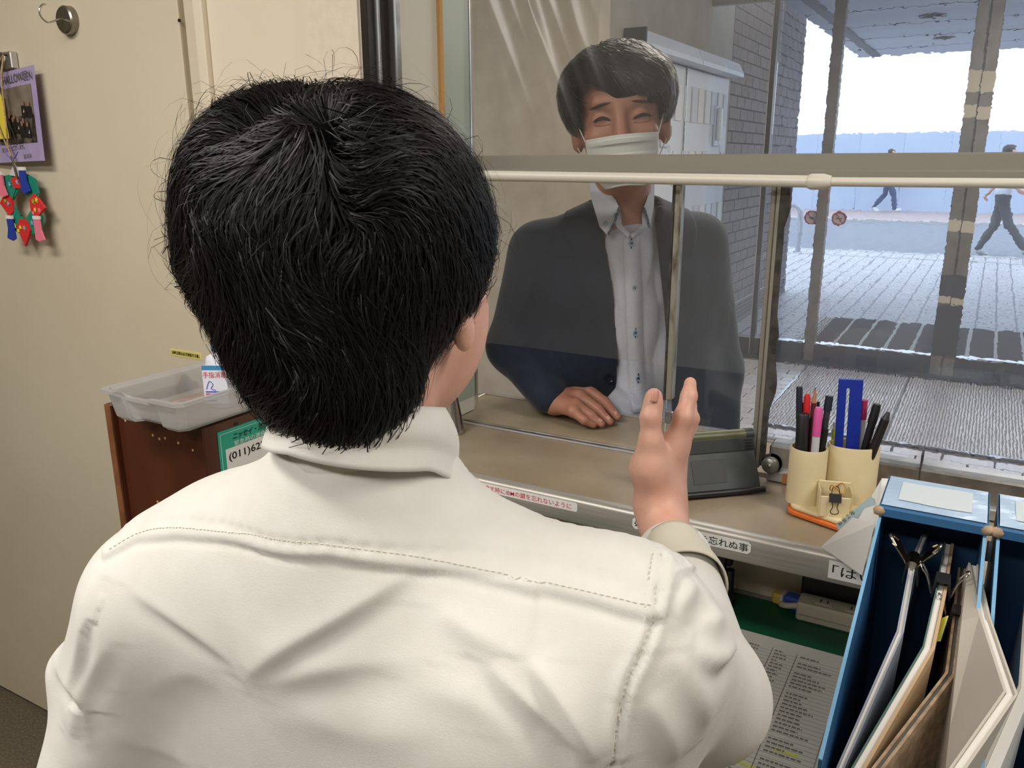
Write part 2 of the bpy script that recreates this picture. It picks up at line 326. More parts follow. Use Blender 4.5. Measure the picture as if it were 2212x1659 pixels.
MB().tube([(XC, 1.255, 1.4690), (2.6, 1.255, 1.472)], .0064, 20).obj('thin_tube', MATS['rod_white'], rod, smooth=60)
MB().tube([(XC-.015, 1.255, 1.469), (XC-.011, 1.255, 1.469), (XC+.006, 1.255, 1.469), (XC+.016, 1.255, 1.469)], [.0095, .0112, .0112, .0085], 20).obj('collar', MATS['rod_white'], rod, smooth=60)
# ================================================================== THE LOBBY
lf = struct(MB().box(-6, 5, 1.42, 6.62, -.08, -.006).obj('floor_lobby', MATS['grout']))
def paver_mesh(w, h, t): return MB().box(0, w, 0, h, -t, 0, .002).mesh('tile')
pa = paver_mesh(.232, .104, .006); pa2 = pa.copy(); pa.materials.append(MATS['tile_a']); pa2.materials.append(MATS['tile_b'])
def in_mat(x, y): return -1.07 < x+.116 and y+.05 > 4.70 and y < 6.4
n = 0; far = MB()
for r in range(46):
    y = 1.45+r*.111
    for c in range(-12, 20):
        x = -.06+c*.24+(.12 if r % 2 else 0)
        if x < -2.2 or x > 2.4 or y > 6.28: continue
        if y+.104 > 4.712 and x > -1.066: continue
        if y+.104 > 4.712 and x+.232 > -1.066:
            MB().box(x, -1.066, y, y+.104, -.006, 0, .002).obj('tile', MATS['tile_a'], lf); n += 1; continue
        show = (x > -2 and y > 4.1 and x < .45) or (y > 5.2 and x < -1.0)
        if show and n < 300:
            o = bpy.data.objects.new('tile', pa if random.random() < .5 else pa2); COL.objects.link(o); o.location = (x, y, random.uniform(-.0008, .0006)); o.parent = lf; n += 1
        else: far.box(x, x+.232, y, y+.104, -.006, 0)
far.obj('tile_field', MATS['tile_a'], lf, fix=False)['kind'] = 'stuff'
MB().box(-3.5, -2.0, 1.42, 4.45, -.006, -.001).obj('tile_strip', MATS['tile_a'], lf)
struct(MB().box(-6, 5, 1.42, 6.62, 2.75, 2.85).obj('ceiling_lobby', MATS['ceiling_white']))
w = struct(MB().box(-6, -2.0, 4.45, 4.6, 0, 2.75).obj('wall_lobby', MATS['taupe_plaster']))
w = struct(MB().box(-2.2, -2.0, 4.6, 7.1, 0, 3.3).obj('wall_lobby_side', MATS['grey_plaster']))
struct(MB().box(5, 5.1, 1.42, 6.62, 0, 2.75).obj('wall_lobby_right', MATS['taupe_plaster']))
struct(MB().box(-6.1, -6, 1.42, 4.6, 0, 2.75).obj('wall_lobby_left', MATS['taupe_plaster']))
w = struct(MB().box(-4.2, -.9, 1.30, 1.42, 0, 2.75).obj('wall_lobby_office', MATS['taupe_plaster']))
MB().box(-.9, 5, 1.38, 1.46, 2.12, 2.75).obj('lintel', MATS['taupe_plaster'], w)
MB().box(2.6, 5, 1.38, 1.46, 0, 2.12).obj('pier', MATS['taupe_plaster'], w)
# brick wall beside the doors
bw = struct(MB().box(-2.3, -2.008, 7.1, 9.93, 0, 3.3).obj('wall_brick', MATS['mortar']))
bms = []
for k, nm in enumerate(('brick_a', 'brick_b', 'brick_c')):
    me = MB().box(0, .014, .0, .222, 0, .086, .003).mesh('brick'); me.materials.append(MATS[nm]); bms.append(me)
    me = MB().box(0, .014, .0, .106, 0, .086, .003).mesh('brick'); me.materials.append(MATS[nm]); bms.append(me)
cnt = 0; rest = MB()
for r in range(32):
    z = .20+r*.096
    for c in range(13):
        y = 7.11+c*.232-(.116 if r % 2 else 0); half = False
        if y < 7.1: y, half = 7.11, True
        if y+.222 > 9.94:
            if y+.106 > 9.94: continue
            half = True
        if cnt < 300:
            o = bpy.data.objects.new('brick', bms[random.choice((0, 2, 4))+(1 if half else 0)]); COL.objects.link(o); o.location = (-2.012+random.uniform(-.002, .002), y, z); o.parent = bw; cnt += 1
        else: rest.box(-2.01, -1.998, y, y+(.106 if half else .222), z, z+.086)
rest.obj('brick_field', MATS['brick_a'], bw, fix=False)['kind'] = 'stuff'
g = MB()
for r in range(5):
    for c in range(64): g.box(-2.01, -1.999, 7.11+c*.044, 7.11+c*.044+.036, .004+r*.038, .036+r*.038)
g.obj('mosaic_skirting', MATS['brick_b'], bw, fix=False)['kind'] = 'stuff'
MB().box(-2.02, -1.992, 7.1, 9.93, .19, .199).obj('ledge', MATS['tile_b'], bw)
# glazed entrance doors
dr = struct(thing('door_2', None, None, (-.6, 6.5, 0)))
def dpart(name, m, *a): return MB().box(*a).obj(name, MATS[m], dr)
dpart('side_post', 'door_dark', -1.535, -1.505, 6.47, 6.53, 0, 2.75, .003); dpart('side_post_edge', 'bright_aluminium', -1.543, -1.536, 6.465, 6.50, 0, 2.75)
dpart('post', 'door_frame', -1.125, -1.05, 6.46, 6.54, 0, 2.75, .004)
dpart('post', 'door_frame', -.25, -.176, 6.46, 6.54, 0, 2.75, .004); dpart('post', 'door_frame', -.168, -.094, 6.47, 6.55, 0, 2.75, .004); dpart('door_gap', 'door_dark', -.177, -.167, 6.475, 6.545, 0, 2.75)
dpart('post', 'door_frame', .74, .82, 6.46, 6.54, 0, 2.75, .004); dpart('post', 'door_frame', 1.62, 1.70, 6.46, 6.54, 0, 2.75, .004)
for a, b in ((-2.0, -1.54), (-1.505, -1.125), (-1.05, -.25), (-.094, .74), (.82, 1.62), (1.70, 5)):
    dpart('bottom_rail', 'door_dark', a, b, 6.47, 6.53, .0, .135, .003); dpart('rail_top', 'bright_aluminium', a, b, 6.468, 6.535, .135, .143)
    dpart('head_rail', 'door_dark', a, b, 6.47, 6.53, 2.60, 2.75); dpart('pane', 'door_glass', a, b, 6.497, 6.503, .143, 2.60)
for z0, z1 in ((1.92, 2.06), (1.76, 1.84), (.52, .57), (1.02, 1.10)):
    dpart('tape', 'tape_beige', -.251, -.175, 6.458, 6.470, z0, z1); dpart('tape', 'tape_beige', -.169, -.093, 6.466, 6.478, z0-.01, z1-.012)
for z0, z1 in ((.57, .72), (.143, .51)): dpart('dark_foot', 'door_dark', -.2515, -.0925, 6.4575, 6.480, z0, z1)
struct(MB().box(-2.0, 5, 6.30, 6.70, -.02, .004).obj('threshold_shade', MATS['door_dark']))  # sill strip, coloured dark for the bottom rail's shadow and reflection on the floor
MB().box(-2.0, 5, 6.30, 6.312, .0, .007).obj('threshold_edge', MATS['bright_aluminium'], bpy.data.objects['threshold_shade'])
# inner ribbed entrance mat: two panels
mm = struct(MB().box(-1.062, 2.4, 4.715, 6.30, -.02, -.003).obj('mat_well', MATS['door_dark']))
mat('rib_metal', '#cfcbc9', .38, .2, color2='#bab5b3', scale=5); mat('mat_grey', '#8a8685', .7)
for a, b in ((-1.045, -.362), (-.352, .55), (.56, 1.5), (1.51, 2.38)):
    MB().box(a, b, 4.735, 6.285, -.004, .002).obj('mat_panel', MATS['mat_grey'], mm)
    rb = MB(); x = a+.005
    while x < b-.012: rb.box(x, x+.008, 4.737, 6.283, .002, .007); x += .0165
    o = rb.obj('ribs', MATS['rib_metal'], mm, fix=False); o['kind'] = 'stuff'
for a in ((-1.062, -1.047, 4.715, 6.30), (-1.062, 2.4, 4.715, 4.73)): MB().box(*a, -.002, .008).obj('mat_edge', MATS['bright_aluminium'], mm)
# ---- notice board on the side wall
nb = thing('notice_board', 'long white notice board with hooded top on the lobby side wall', 'notice board', (-2.0, 5.88, 1.0))
MB().box(-2.0, -1.975, 4.82, 6.97, .55, 2.12, .004).obj('panel', mat('board_white', '#d3d5dc', .5), nb)
for a, b in ((4.82, 5.89), (5.90, 6.97)):
    MB().prism([(-2.0, a, 2.13), (-2.0, a, 2.24), (-1.90, a, 2.235), (-1.86, a, 2.16), (-1.86, a, 2.13)], (0, b-a, 0)).obj('hood', mat('hood_white', '#c9d2e2', .4), nb)
MB().box(-1.995, -1.86, 4.80, 4.82, 2.08, 2.24).obj('hood_end', MATS['door_dark'], nb)
MB().box(-1.98, -1.965, 5.885, 5.905, .55, 2.12).obj('divider', MATS['aluminium'], nb)
for r, z in enumerate((1.86, 1.42, 1.02)):
    for c in range(13):
        y = 4.88+c*.16+(.03 if c > 5 else 0)
        if r == 1 and c in (3, 4, 10, 11): continue
        MB().box(-1.974, -1.966+.003*math.sin(c*3+r), y, y+.115, z-.10, z+.14, .002).obj('paper_slip', mat('slip_%d' % ((c+r) % 3), ('#dcdfe6', '#cfd4e0', '#e2e2e4')[(c+r) % 3], .7), nb)
for y, z in ((5.50, 1.60), (6.68, 1.62)):
    k = thing('wall_phone', 'white door phone mounted on the notice board '+('nearest the visitor\'s head' if y < 6 else 'farther along toward the brick wall'), 'phone', (-1.975, y, z), group='door phones on the notice board')
    MB().box(-1.974, -1.955, y-.09, y+.09, z-.02, z+.28, .006).obj('base', MATS['hood_white'], k)
    MB().box(-1.955, -1.915, y-.08, y-.03, z+.02, z+.27, .012).obj('handset', MATS['white_plastic'], k)
    MB().box(-1.955, -1.948, y+.0, y+.07, z+.05, z+.12, .003).obj('keypad', MATS['door_dark'], k)
    MB().tube(bez([(-1.935, y-.055, z+.02), (-1.93, y-.03, z-.05), (-1.94, y+.02, z-.04), (-1.95, y+.03, z+.0)]), .004, 6).obj('cord', MATS['white_plastic'], k)
# no-smoking stickers on the door glass
for i, (x, lab) in enumerate(((-1.158, 'round red no-smoking sticker left of the thin door post'), (-.966, 'round red no-smoking sticker right of the thin door post'))):
    t = thing('prohibition_sticker', lab, 'sticker', (x, 6.492, 1.08), group='no-smoking stickers on the door glass')
    MB().lathe([(.0001, 0), (.052, 0), (.052, .001)], (x, 6.491, 1.08), 28, axis='y').obj('disc', mat('sticker_pale', '#b9a7a6', .6), t)
    ring = MB(); vs = []; 
    for k in range(28):
        a = 2*math.pi*k/28; vs += [(x+.052*math.cos(a), 6.4895, 1.08+.052*math.sin(a)), (x+.040*math.cos(a), 6.4895, 1.08+.040*math.sin(a))]
    ring.add(vs, [(2*k, (2*k+2) % 56, (2*k+3) % 56, 2*k+1) for k in range(28)]).obj('red_ring', mat('sticker_red', '#8d4a50', .6), t, thick=.001)
    MB().prism([(x-.030, 6.4892, 1.105), (x-.024, 6.4892, 1.111), (x+.030, 6.4892, 1.055), (x+.024, 6.4892, 1.049)], (0, .0012, 0)).obj('slash', MATS['sticker_red'], t)
    MB().box(x-.026, x+.02, 6.4885, 6.490, 1.074, 1.082).obj('cigarette', MATS['door_dark'], t)
# ================================================================== THE STREET
brickmat('paving', '#cfcbcc', '#c4c0c2', '#77727a', .165, .083, .5, .009)
pv = struct(MB().box(-30, 30, 6.62, 14.9, -.1, 0).obj('pavement_forecourt', MATS['paving']))
om = struct(thing('mat_outer', None, None, (-.4, 7.9, 0)))
MB().box(-1.2, 2.4, 7.05, 8.42, 0, .008).obj('base', MATS['door_dark'], om)
for c in range(18):
    x = -1.19+c*.196
    MB().box(x, x+.165, 7.06, 8.41, .006, .016, .002).obj('carpet_strip', MATS['mat_dark'], om); MB().box(x+.168, x+.192, 7.06, 8.41, .006, .014, .001).obj('scraper_strip', MATS['mat_strip'], om)
sg = MB()
for c in range(4): sg.box(-1.29+c*.024, -1.278+c*.024, 7.05, 8.42, 0, .012)
sg.obj('side_grating', MATS['mat_strip'], om)['kind'] = 'stuff'
struct(MB().box(-30, 30, 14.15, 14.27, -.02, .006).obj('drain_channel', MATS['kerb']))
struct(MB().box(-30, 30, 14.9, 15.1, -.1, .004).obj('kerb_near', MATS['kerb']))
struct(MB().box(-40, 40, 15.1, 22.2, -.12, -.004).obj('road', MATS['asphalt']))
struct(MB().box(-40, 40, 22.2, 22.45, -.12, .05).obj('kerb_far', MATS['kerb']))
struct(MB().box(-40, 40, 22.45, 26.6, -.12, .04).obj('pavement_far', MATS['pink_pavers']))
hd = struct(thing('hoarding', None, None, (-2, 26.6, 0)))
hp = MB().box(0, 1.1795, 0, .03, .04, 2.22, .008).mesh('hoarding_panel'); hp.materials.append(MATS['hoarding'])
for c in range(-24, 24):
    o = bpy.data.objects.new('hoarding_panel', hp); COL.objects.link(o); o.parent = hd; o.matrix_parent_inverse = Matrix.Translation(-hd.location); o.location = (-2.4+c*1.18, 26.6+.01*(c % 2), 0)
cn = struct(MB().box(-1.78, 6, 6.62, 12.4, 2.8, 3.15).obj('canopy', MATS['canopy']))
MB().box(-1.62, -1.52, 6.62, 12.38, 2.785, 2.80).obj('canopy_groove', MATS['canopy_dark'], cn)
for px, py in ((2015, 33), (2040, 80)):
    p = at_z(px, py, 2.8)
    MB().lathe([(.12, .0), (.12, -.012), (.095, -.012), (.09, .004), (.0001, .006)], (p[0], p[1], 2.8), 28).obj('downlight', MATS['canopy_dark'], cn, smooth=40)
for y in (7.6, 8.6, 9.6, 10.6, 11.6): MB().box(-1.78, 6, y, y+.012, 2.797, 2.8).obj('panel_joint', MATS['canopy_dark'], cn)
bar = thing('pipe_barrier', 'bent grey steel pipe barrier at the kerb beyond the brick wall', 'barrier', (-2.9, 14.5, 0))
MB().tube(bez([(-2.76, 14.5, .0), (-2.76, 14.5, .5), (-2.79, 14.5, .68), (-2.9, 14.5, .76), (-3.1, 14.5, .77), (-3.6, 14.5, .77), (-3.8, 14.5, .70), (-3.85, 14.5, .5), (-3.85, 14.5, 0)], 8), .04, 14).obj('pipe', mat('galv', '#a6a9ae', .45, .4), bar, smooth=60)
for x in (-2.76, -3.85): MB().lathe([(.075, 0), (.075, .012), (.04, .012)], (x, 14.5, 0), 18).obj('foot', MATS['galv'], bar)
# ---- ceiling lamps
for i, (x, y, wt) in enumerate(LAMPS+LOBBY_LAMPS):
    off = i < len(LAMPS); z = 2.52 if off else 2.75
    t = thing('ceiling_light', 'fluorescent ceiling fixture %s' % ('over the door side of the office', 'over the desk end of the office', 'at the back of the office', 'over the lobby by the hatch', 'over the lobby by the doors')[i], 'lamp', (x, y, z))
    MB().box(x-.62, x+.62, y-.14, y+.14, z-.06, z, .006).obj('housing', MATS['white_plastic'], t); MB().box(x-.60, x+.60, y-.12, y+.12, z-.068, z-.06).obj('diffuser', MATS['lamp_glow'], t)
    ld = bpy.data.lights.new('tube_light', 'AREA'); ld.shape = 'RECTANGLE'; ld.size = 1.2; ld.size_y = .24; ld.energy = wt; ld.color = (1, .97, .935) if off else (1, .93, .85)
    lo = bpy.data.objects.new('tube_light', ld); COL.objects.link(lo); lo.parent = t; lo.location = (0, 0, -.075)
# ================================================================== THINGS ON THE LEFT WALL
mat('chrome', '#c4c1ba', .2, 1); mat('hook_disc', '#8f8a7f', .3, .9); mat('cord_black', '#26221f', .8); mat('cord_beige', '#b59b74', .85, color2='#947a55', scale=200)
mat('purple_card', '#9c8db4', .6, color2='#a598bd', scale=30); mat('yellow_card', '#d9c846', .55); mat('teal_sign', '#23a58c', .4); mat('red_print', '#c62f40', .6); mat('blue_print', '#3c55b4', .6)
hk = thing('magnet_hook', 'round metal magnet hook high on the cream steel door', 'hook', (-1.597, 1.06, 1.764))
MB().lathe([(.0001, 1.050), (.0225, 1.0505), (.0255, 1.053), (.0265, 1.0655), (.0001, 1.0658)], (-1.597, 0, 1.764), 40, axis='y').obj('magnet_disc', MATS['hook_disc'], hk, smooth=35)
MB().tube(bez([(-1.597, 1.052, 1.764), (-1.597, 1.042, 1.763), (-1.599, 1.028, 1.757), (-1.601, 1.020, 1.756), (-1.603, 1.011, 1.765), (-1.603, 1.010, 1.777), (-1.602, 1.017, 1.786), (-1.601, 1.023, 1.787)], 6), .0017, 10).obj('hook_wire', MATS['chrome'], hk, smooth=60)
cl = thing('magnet_clip', 'square metal magnet clip above the purple photo card', 'clip', (-1.83, 1.06, 1.70))
MB().box(-1.855, -1.788, 1.050, 1.0655, 1.686, 1.7195, .002).obj('plate', MATS['bright_aluminium'], cl)
MB().lathe([(.0001, 1.0475), (.017, 1.048), (.018, 1.0505)], (-1.822, 0, 1.702), 28, axis='y', sx=.7).obj('boss', MATS['hook_disc'], cl, smooth=35)
MB().tube([(-1.799, 1.050, 1.712), (-1.799, 1.042, 1.712), (-1.799, 1.040, 1.705)], .0018, 8).obj('peg', MATS['dark_aluminium'], cl)
# purple photo card
pc = thing('photo_card', 'purple photo card with handwriting hanging askew on the cream door', 'photo', (-1.83, 1.06, 1.60))
TR, BR = at_y(73, 140, 1.046), at_y(97, 347, 1.040); TL, BL = TR+V(-.257, .016, -.019), BR+V(-.254, .020, -.006)
def card(u, v): return (1-v)*((1-u)*BL+u*BR)+v*((1-u)*TL+u*TR)+V(0, -.004*math.sin(math.pi*u), 0)
MB().grid(card, 24, 8).obj('card', MATS['purple_card'], pc, thick=.0006)
pm = mat('photo_print', '#211e20', .3, color2='#736a60', scale=45, detail=5, mixlo=.45, mixhi=.7, coat=.3)
def photo(u, v): return V(*card(.36+.57*u, .20+.62*v))+V(0, -.0008, 0)
MB().grid(photo, 16, 8).obj('photo_picture', pm, pc)
def photo2(u, v): return V(*card(.36+.57*u, .50+.32*v))+V(0, -.0012, 0)
MB().grid(photo2, 16, 6).obj('photo_wall', mat('photo_pale', '#857b6d', .3, color2='#6a6054', scale=25), pc)
fg = MB(); fs = MB(); fw_ = MB()
for k in range(15):
    u, v = .40+.50*((k*.37) % 1), .24+.26*((k*.61) % 1); c = V(*card(u, v))+V(0, -.0016-.0001*k, 0); h = .030+.008*((k*3) % 3)
    fg.add([c+V(-.009, 0, 0), c+V(.009, 0, 0), c+V(.008, 0, h*.72), c+V(0, 0, h*.82), c+V(-.008, 0, h*.72)], [(0, 1, 2, 3, 4)])
    fs.add([c+V(.0042*math.cos(a), -.0001, h*.9+.0055*math.sin(a)) for a in np.linspace(0, 6.28, 9)[:-1]], [tuple(range(8))])
    if k % 2: fw_.add([c+V(-.003+.004*(k % 3-1), -.0002, h*.3), c+V(.002+.004*(k % 3-1), -.0002, h*.3), c+V(.001+.004*(k % 3-1), -.0002, h*.55)], [(0, 1, 2)])
fg.obj('photo_figures', mat('photo_dark', '#1d1a1c', .3), pc, fix=False)['kind'] = 'stuff'; fs.obj('photo_faces', mat('photo_skin', '#8a6656', .3), pc, fix=False)['kind'] = 'stuff'; fw_.obj('photo_whites', mat('photo_white', '#b9b4ab', .3), pc, fix=False)['kind'] = 'stuff'
cx = unit(TR-TL); cz = unit(TL-BL)
text('lettering', 'HALLOWEEN', MATS['grey_print'], V(*card(.53, .865))+V(0, -.0012, 0), cx, cz, .016, pc, width=.114, bold=.01)
text('lettering', 'ありがとうございます。', MATS['grey_print'], V(*card(.36, .115))+V(0, -.0012, 0), cx, cz, .011, pc, width=.096, bold=.008)
text('lettering', '20.10.31', MATS['grey_print'], V(*card(.70, .035))+V(0, -.0012, 0), cx, cz, .008, pc, width=.032, bold=.012)
def arc(u): return V(*card(.40+.22*u, .12-.085*math.sin(math.pi*u)))+V(0, -.001, 0)
MB().tube([arc(k/14) for k in range(15)], .0006, 5).obj('pen_swirl', MATS['blue_print'], pc)
yt = thing('yellow_tag', 'narrow yellow tag hanging left of the photo card', 'tag', (-1.90, 1.036, 1.58))
MB().prism([(-1.93, 1.038, 1.640), (-1.820, 1.037, 1.636), (-1.812, 1.036, 1.548), (-1.93, 1.037, 1.545)], (0, -.0006, 0)).obj('card', MATS['yellow_card'], yt)
MB().tube([(-1.86, 1.031, 1.636), (-1.83, 1.041, 1.70)], .0008, 6).obj('string', MATS['cord_black'], yt)
bc = thing('hanging_loop', 'doubled black loop of string hanging from the metal clip over the photo card', 'string', (-1.80, 1.036, 1.6))
MB().tube(bez([(-1.80, 1.042, 1.712), (-1.803, 1.034, 1.66), (-1.806, 1.033, 1.60), (-1.79, 1.033, 1.555), (-1.783, 1.033, 1.535)], 8), .0013, 6).obj('strand', MATS['cord_black'], bc)
MB().tube(bez([(-1.80, 1.042, 1.712), (-1.815, 1.034, 1.67), (-1.807, 1.033, 1.62), (-1.800, 1.032, 1.56), (-1.805, 1.032, 1.535)], 8), .0013, 6).obj('strand', MATS['cord_black'], bc)
# origami wreath
WC = V(-1.806, 1.042, 1.413)
wr = thing('paper_wreath', 'colourful folded paper wreath hanging below the photo card', 'wreath', WC)
PAP = {k: mat('paper_'+k, c, .6) for k, c in dict(red='#cf2b2c', green='#11806a', blue='#1c3a9c', pink='#e5788f', white='#e3dedb', yellow='#e3d13c', lime='#7fb52e', sky='#7fb0cf', grey='#9aa3b0', silver='#c9c7c6').items()}
def wp(ang, r, t, dep): a = math.radians(ang); return WC+V(math.sin(a)*r+math.cos(a)*t, dep, math.cos(a)*r-math.sin(a)*t)
def wpoly(name, m, ang, pts, dep, th=.0022): return MB().prism([wp(ang, r, t, dep) for r, t in pts], (0, th, 0)).obj(name, m, wr)
def star(cx_, n=5, ro=.0065, ri=.0028): return [(cx_[0]+(ro if k % 2 == 0 else ri)*math.cos(math.pi*k/n), cx_[1]+(ro if k % 2 == 0 else ri)*math.sin(math.pi*k/n)) for k in range(2*n)]
heart = lambda c, s=.005: [(c[0]+s*(.8*math.cos(a)**3-.2*math.cos(2*a)), c[1]+s*math.sin(a)) for a in np.linspace(0, 6.28, 15)[:-1]]
for k in range(4):
    wpoly('fold', PAP['green'], 45+90*k, [(.030, -.020), (.032, .022), (.060, .028), (.078, .004), (.062, -.028)], -.006, .006)
    wpoly('fold_layer', PAP['green'], 45+90*k+8, [(.026, -.010), (.028, .022), (.062, .024), (.066, -.012)], -.0045, .0015)
for k in range(4):
    o_ = (.060, .084, .090, .080)[k]
    wpoly('fold', PAP['red'], 90*k+(0, 2, 4, -2)[k], [(.033, -.015), (.033, .015), (.052, .025), (o_, .003), (.052, -.025)], -.008, .005)
def boot(ang, r0, t0, m, flip=1, tw=0):
    q = [(r0+.030, t0), (r0+.030, t0+.020*flip), (r0+.008, t0+.020*flip), (r0-.012, t0+.028*flip), (r0-.017, t0+.010*flip), (r0-.012, t0-.002*flip)]
    wpoly('paper_boot', m, ang, q, -.0135, .004); wpoly('boot_cuff', PAP['white'], ang, [(r0+.030, t0-.001*flip), (r0+.030, t0+.021*flip), (r0+.037, t0+.021*flip), (r0+.037, t0-.001*flip)], -.0140, .005)
boot(0, .040, .020, PAP['blue']); boot(0, .030, -.066, PAP['pink'], 1); boot(0, -.060, .046, PAP['pink'], 1); boot(0, -.062, -.034, PAP['blue'], -1)
for ang, r, t, m in ((0, .046, 0, 'sky'), (325, .050, 0, 'sky'), (90, .060, -.010, 'yellow'), (82, .048, 0, 'lime'), (180, .050, .0, 'grey'), (216, .058, 0, 'yellow'), (140, .050, 0, 'sky'), (100, .066, .0, 'pink')):
    wpoly('star_sticker', PAP[m], ang, star((r, t)), -.0090 if m != 'sky' else -.0092, .001)
for ang, r, t, m in ((265, .046, .004, 'sky'), (276, .056, 0, 'lime'), (97, .052, .004, 'yellow'), (112, .046, 0, 'pink'), (196, .052, 0, 'yellow'), (203, .062, 0, 'yellow')): wpoly('heart_sticker', PAP[m], ang, heart((r, t)), -.0095, .001)
wpoly('paper_bow', PAP['silver'], 0, [(.060, -.022), (.056, .020), (.085, .002)], -.010, .002)
MB().tube(bez([wp(0, .085, 0, -.008), (-1.812, 1.030, 1.53), (-1.804, 1.029, 1.58), (-1.798, 1.030, 1.66), (-1.799, 1.042, 1.712)], 8), .0018, 8).obj('twine', MATS['cord_beige'], wr)
MB().tube(bez([wp(0, .085, 0, -.008), (-1.845, 1.030, 1.60), (-1.838, 1.034, 1.67), (-1.80, 1.043, 1.712)], 8), .0016, 8).obj('twine', MATS['cord_beige'], wr)
MB().prism([wp(0, .100, -.003, -.013), wp(0, .100, .003, -.013), wp(0, .052, .016, -.015), wp(0, .052, .010, -.015)], (0, .001, 0)).obj('silver_ribbon', MATS['chrome'], wr)
# yellow strip on the door
ys = thing('yellow_notice', 'small yellow strip notice stuck on the door above the plastic tray', 'sticker', (-1.37, 1.065, 1.125))
MB().box(-1.414, -1.322, 1.0652, 1.0660, 1.1195, 1.1335).obj('strip', mat('yellow_label', '#d8cf7c', .6), ys)
MB().box(-1.4105, -1.3255, 1.0650, 1.0653, 1.1218, 1.1312).obj('border', mat('yellow_label2', '#c9be62', .6), ys)
text('lettering', '20時以降は必ず施錠する事。', MATS['black_print'], (-1.409, 1.0648, 1.1228), (1, 0, 0), (0, 0, 1), .0074, ys, width=.082, bold=.015)
# ================================================================== WOODEN CABINET, TRAY
mat('brown_wood', '#5b2f1d', .35, color2='#4a2416', scale=9, stretch=(1, 1, .15), coat=.25); mat('wood_edge', '#8a5a38', .6, color2='#6f4429', scale=30); mat('bare_chip', '#c39a66', .8)
cb = thing('wooden_cabinet', 'tall narrow brown wooden cabinet against the wall at the clerk\'s left', 'cabinet', (-1.23, .97, 0))
MB().box(-1.340, -1.117, .882, 1.064, 0, 1.066, .001).obj('front_board', MATS['brown_wood'], cb)
MB().box(-1.358, -1.341, .872, 1.064, 0, 1.075, .002).obj('side_board', MATS['brown_wood'], cb); MB().box(-1.3575, -1.3415, .8705, .8725, 0, 1.0745).obj('board_edge', MATS['wood_edge'], cb)
MB().box(-1.116, -1.101, .874, 1.064, 0, 1.069, .002).obj('side_board', MATS['brown_wood'], cb); MB().box(-1.1155, -1.1015, .8727, .8745, 0, 1.0685).obj('board_edge', MATS['brown_wood'], cb)
for x, z in ((-1.318, 1.046), (-1.142, 1.020), (-1.245, 1.03), (-1.228, 1.026), (-1.212, 1.030), (-1.255, .90), (-1.178, 1.027)): MB().lathe([(.0001, .8812), (.0024, .8814), (.0028, .8822)], (x, 0, z), 9, axis='y').obj('nail_chip', MATS['bare_chip'], cb)
MB().lathe([(.0001, .0), (.004, .0004), (.004, -.002)], (-1.1002, .945, 1.056), 12, axis='x').obj('screw', MATS['dark_aluminium'], cb)
sg = thing('phone_number_sign', 'green sticker with an emergency phone number on the cabinet side', 'sign', (-1.099, .96, 1.0))
MB().box(-1.1008, -1.0995, .902, 1.062, .925, 1.0525, .0003).obj('plate', MATS['teal_sign'], sg)
MB().box(-1.0996, -1.0992, .9065, 1.058, 1.0462, 1.0468).obj('white_line', MATS['white_paper'], sg); MB().box(-1.0996, -1.0992, .9065, .9071, .93, 1.0468).obj('white_line', MATS['white_paper'], sg)
MB().box(-1.0996, -1.0990, .9155, 1.056, .94, 1.0175, .0002).obj('white_panel', MATS['white_paper'], sg)
def sgt(body, px, py, h, wd, m, **k): p = at_x(px, py, -1.0988); return text('lettering', body, m, p, (0, 1, 0), (0, 0, 1), h, sg, width=wd, lift=0, **k)
sgt('ニッセイ・ガレージ', 503, 951, .0125, .106, MATS['black_print'], shear=.3, bold=.02)
sgt('緊急時の連絡先は', 507, 963.5, .0090, .096, MATS['white_paper'])
sgt('(011)622-197', 496, 1000, .0175, .128, MATS['black_print'], bold=.02)
# tray
glassy('frosted_plastic', (.86, .87, .88), .06, .48, (.86, .87, .88), grough=.25)
tr = thing('plastic_tray', 'frosted clear plastic tray overhanging the top of the brown cabinet', 'tray', (-1.17, .94, 1.075))
def outline(s, dz): # plan of the tray, s = inset
    x0, x1, y0, y1 = -1.272+s, -1.075-s, .812+s, 1.050-s
    return [(x0, y0+.012), (x0+.012, y0), (x0+.045, y0), (x0+.055, y0+.013), (x0+.120, y0+.013), (x0+.130, y0), (x1-.010, y0), (x1, y0+.012), (x1, y1), (x0, y1)]
t = MB(); prof_t = [(.016, 1.0755), (.010, 1.082), (.004, 1.120), (-.004, 1.124), (-.004, 1.130), (.004, 1.130), (.008, 1.124), (.013, 1.086), (.018, 1.079)]
rows = [[(x, y, z-(.010 if (3 <= i <= 4 and z > 1.115) else 0)) for i, (x, y) in enumerate(outline(s, z))] for s, z in prof_t]
vs = [p for r in rows for p in r]; nn = 10; fs_ = [(i*nn+k, i*nn+(k+1) % nn, (i+1)*nn+(k+1) % nn, (i+1)*nn+k) for i in range(len(rows)-1) for k in range(nn)]
fs_ += [tuple(range(nn))[::-1], tuple(range((len(rows)-1)*nn, len(rows)*nn))]
t.add(vs, fs_).obj('tray_body', MATS['frosted_plastic'], tr)
MB().box(-1.25, -1.09, .85, 1.035, 1.0795, 1.0805).obj('tray_liner', mat('liner', '#a08f86', .8, color2='#8a7a70', scale=40), tr)
bt = thing('sanitizer_pack', 'white hand sanitizer bottle with red and blue print standing in the tray', 'bottle', (-1.155, .985, 1.081))
BC = at_d(512, 800, 1); BC = at_z(512, 852, 1.082); BC = V(-1.143, .955, 1.082)
RTn = unit(V(math.cos(YAW), math.sin(YAW), 0)); FBn = V(-RTn[1], RTn[0], 0)
def bp_(u, v, w_): return BC+RTn*u+FBn*w_+V(0, 0, v)
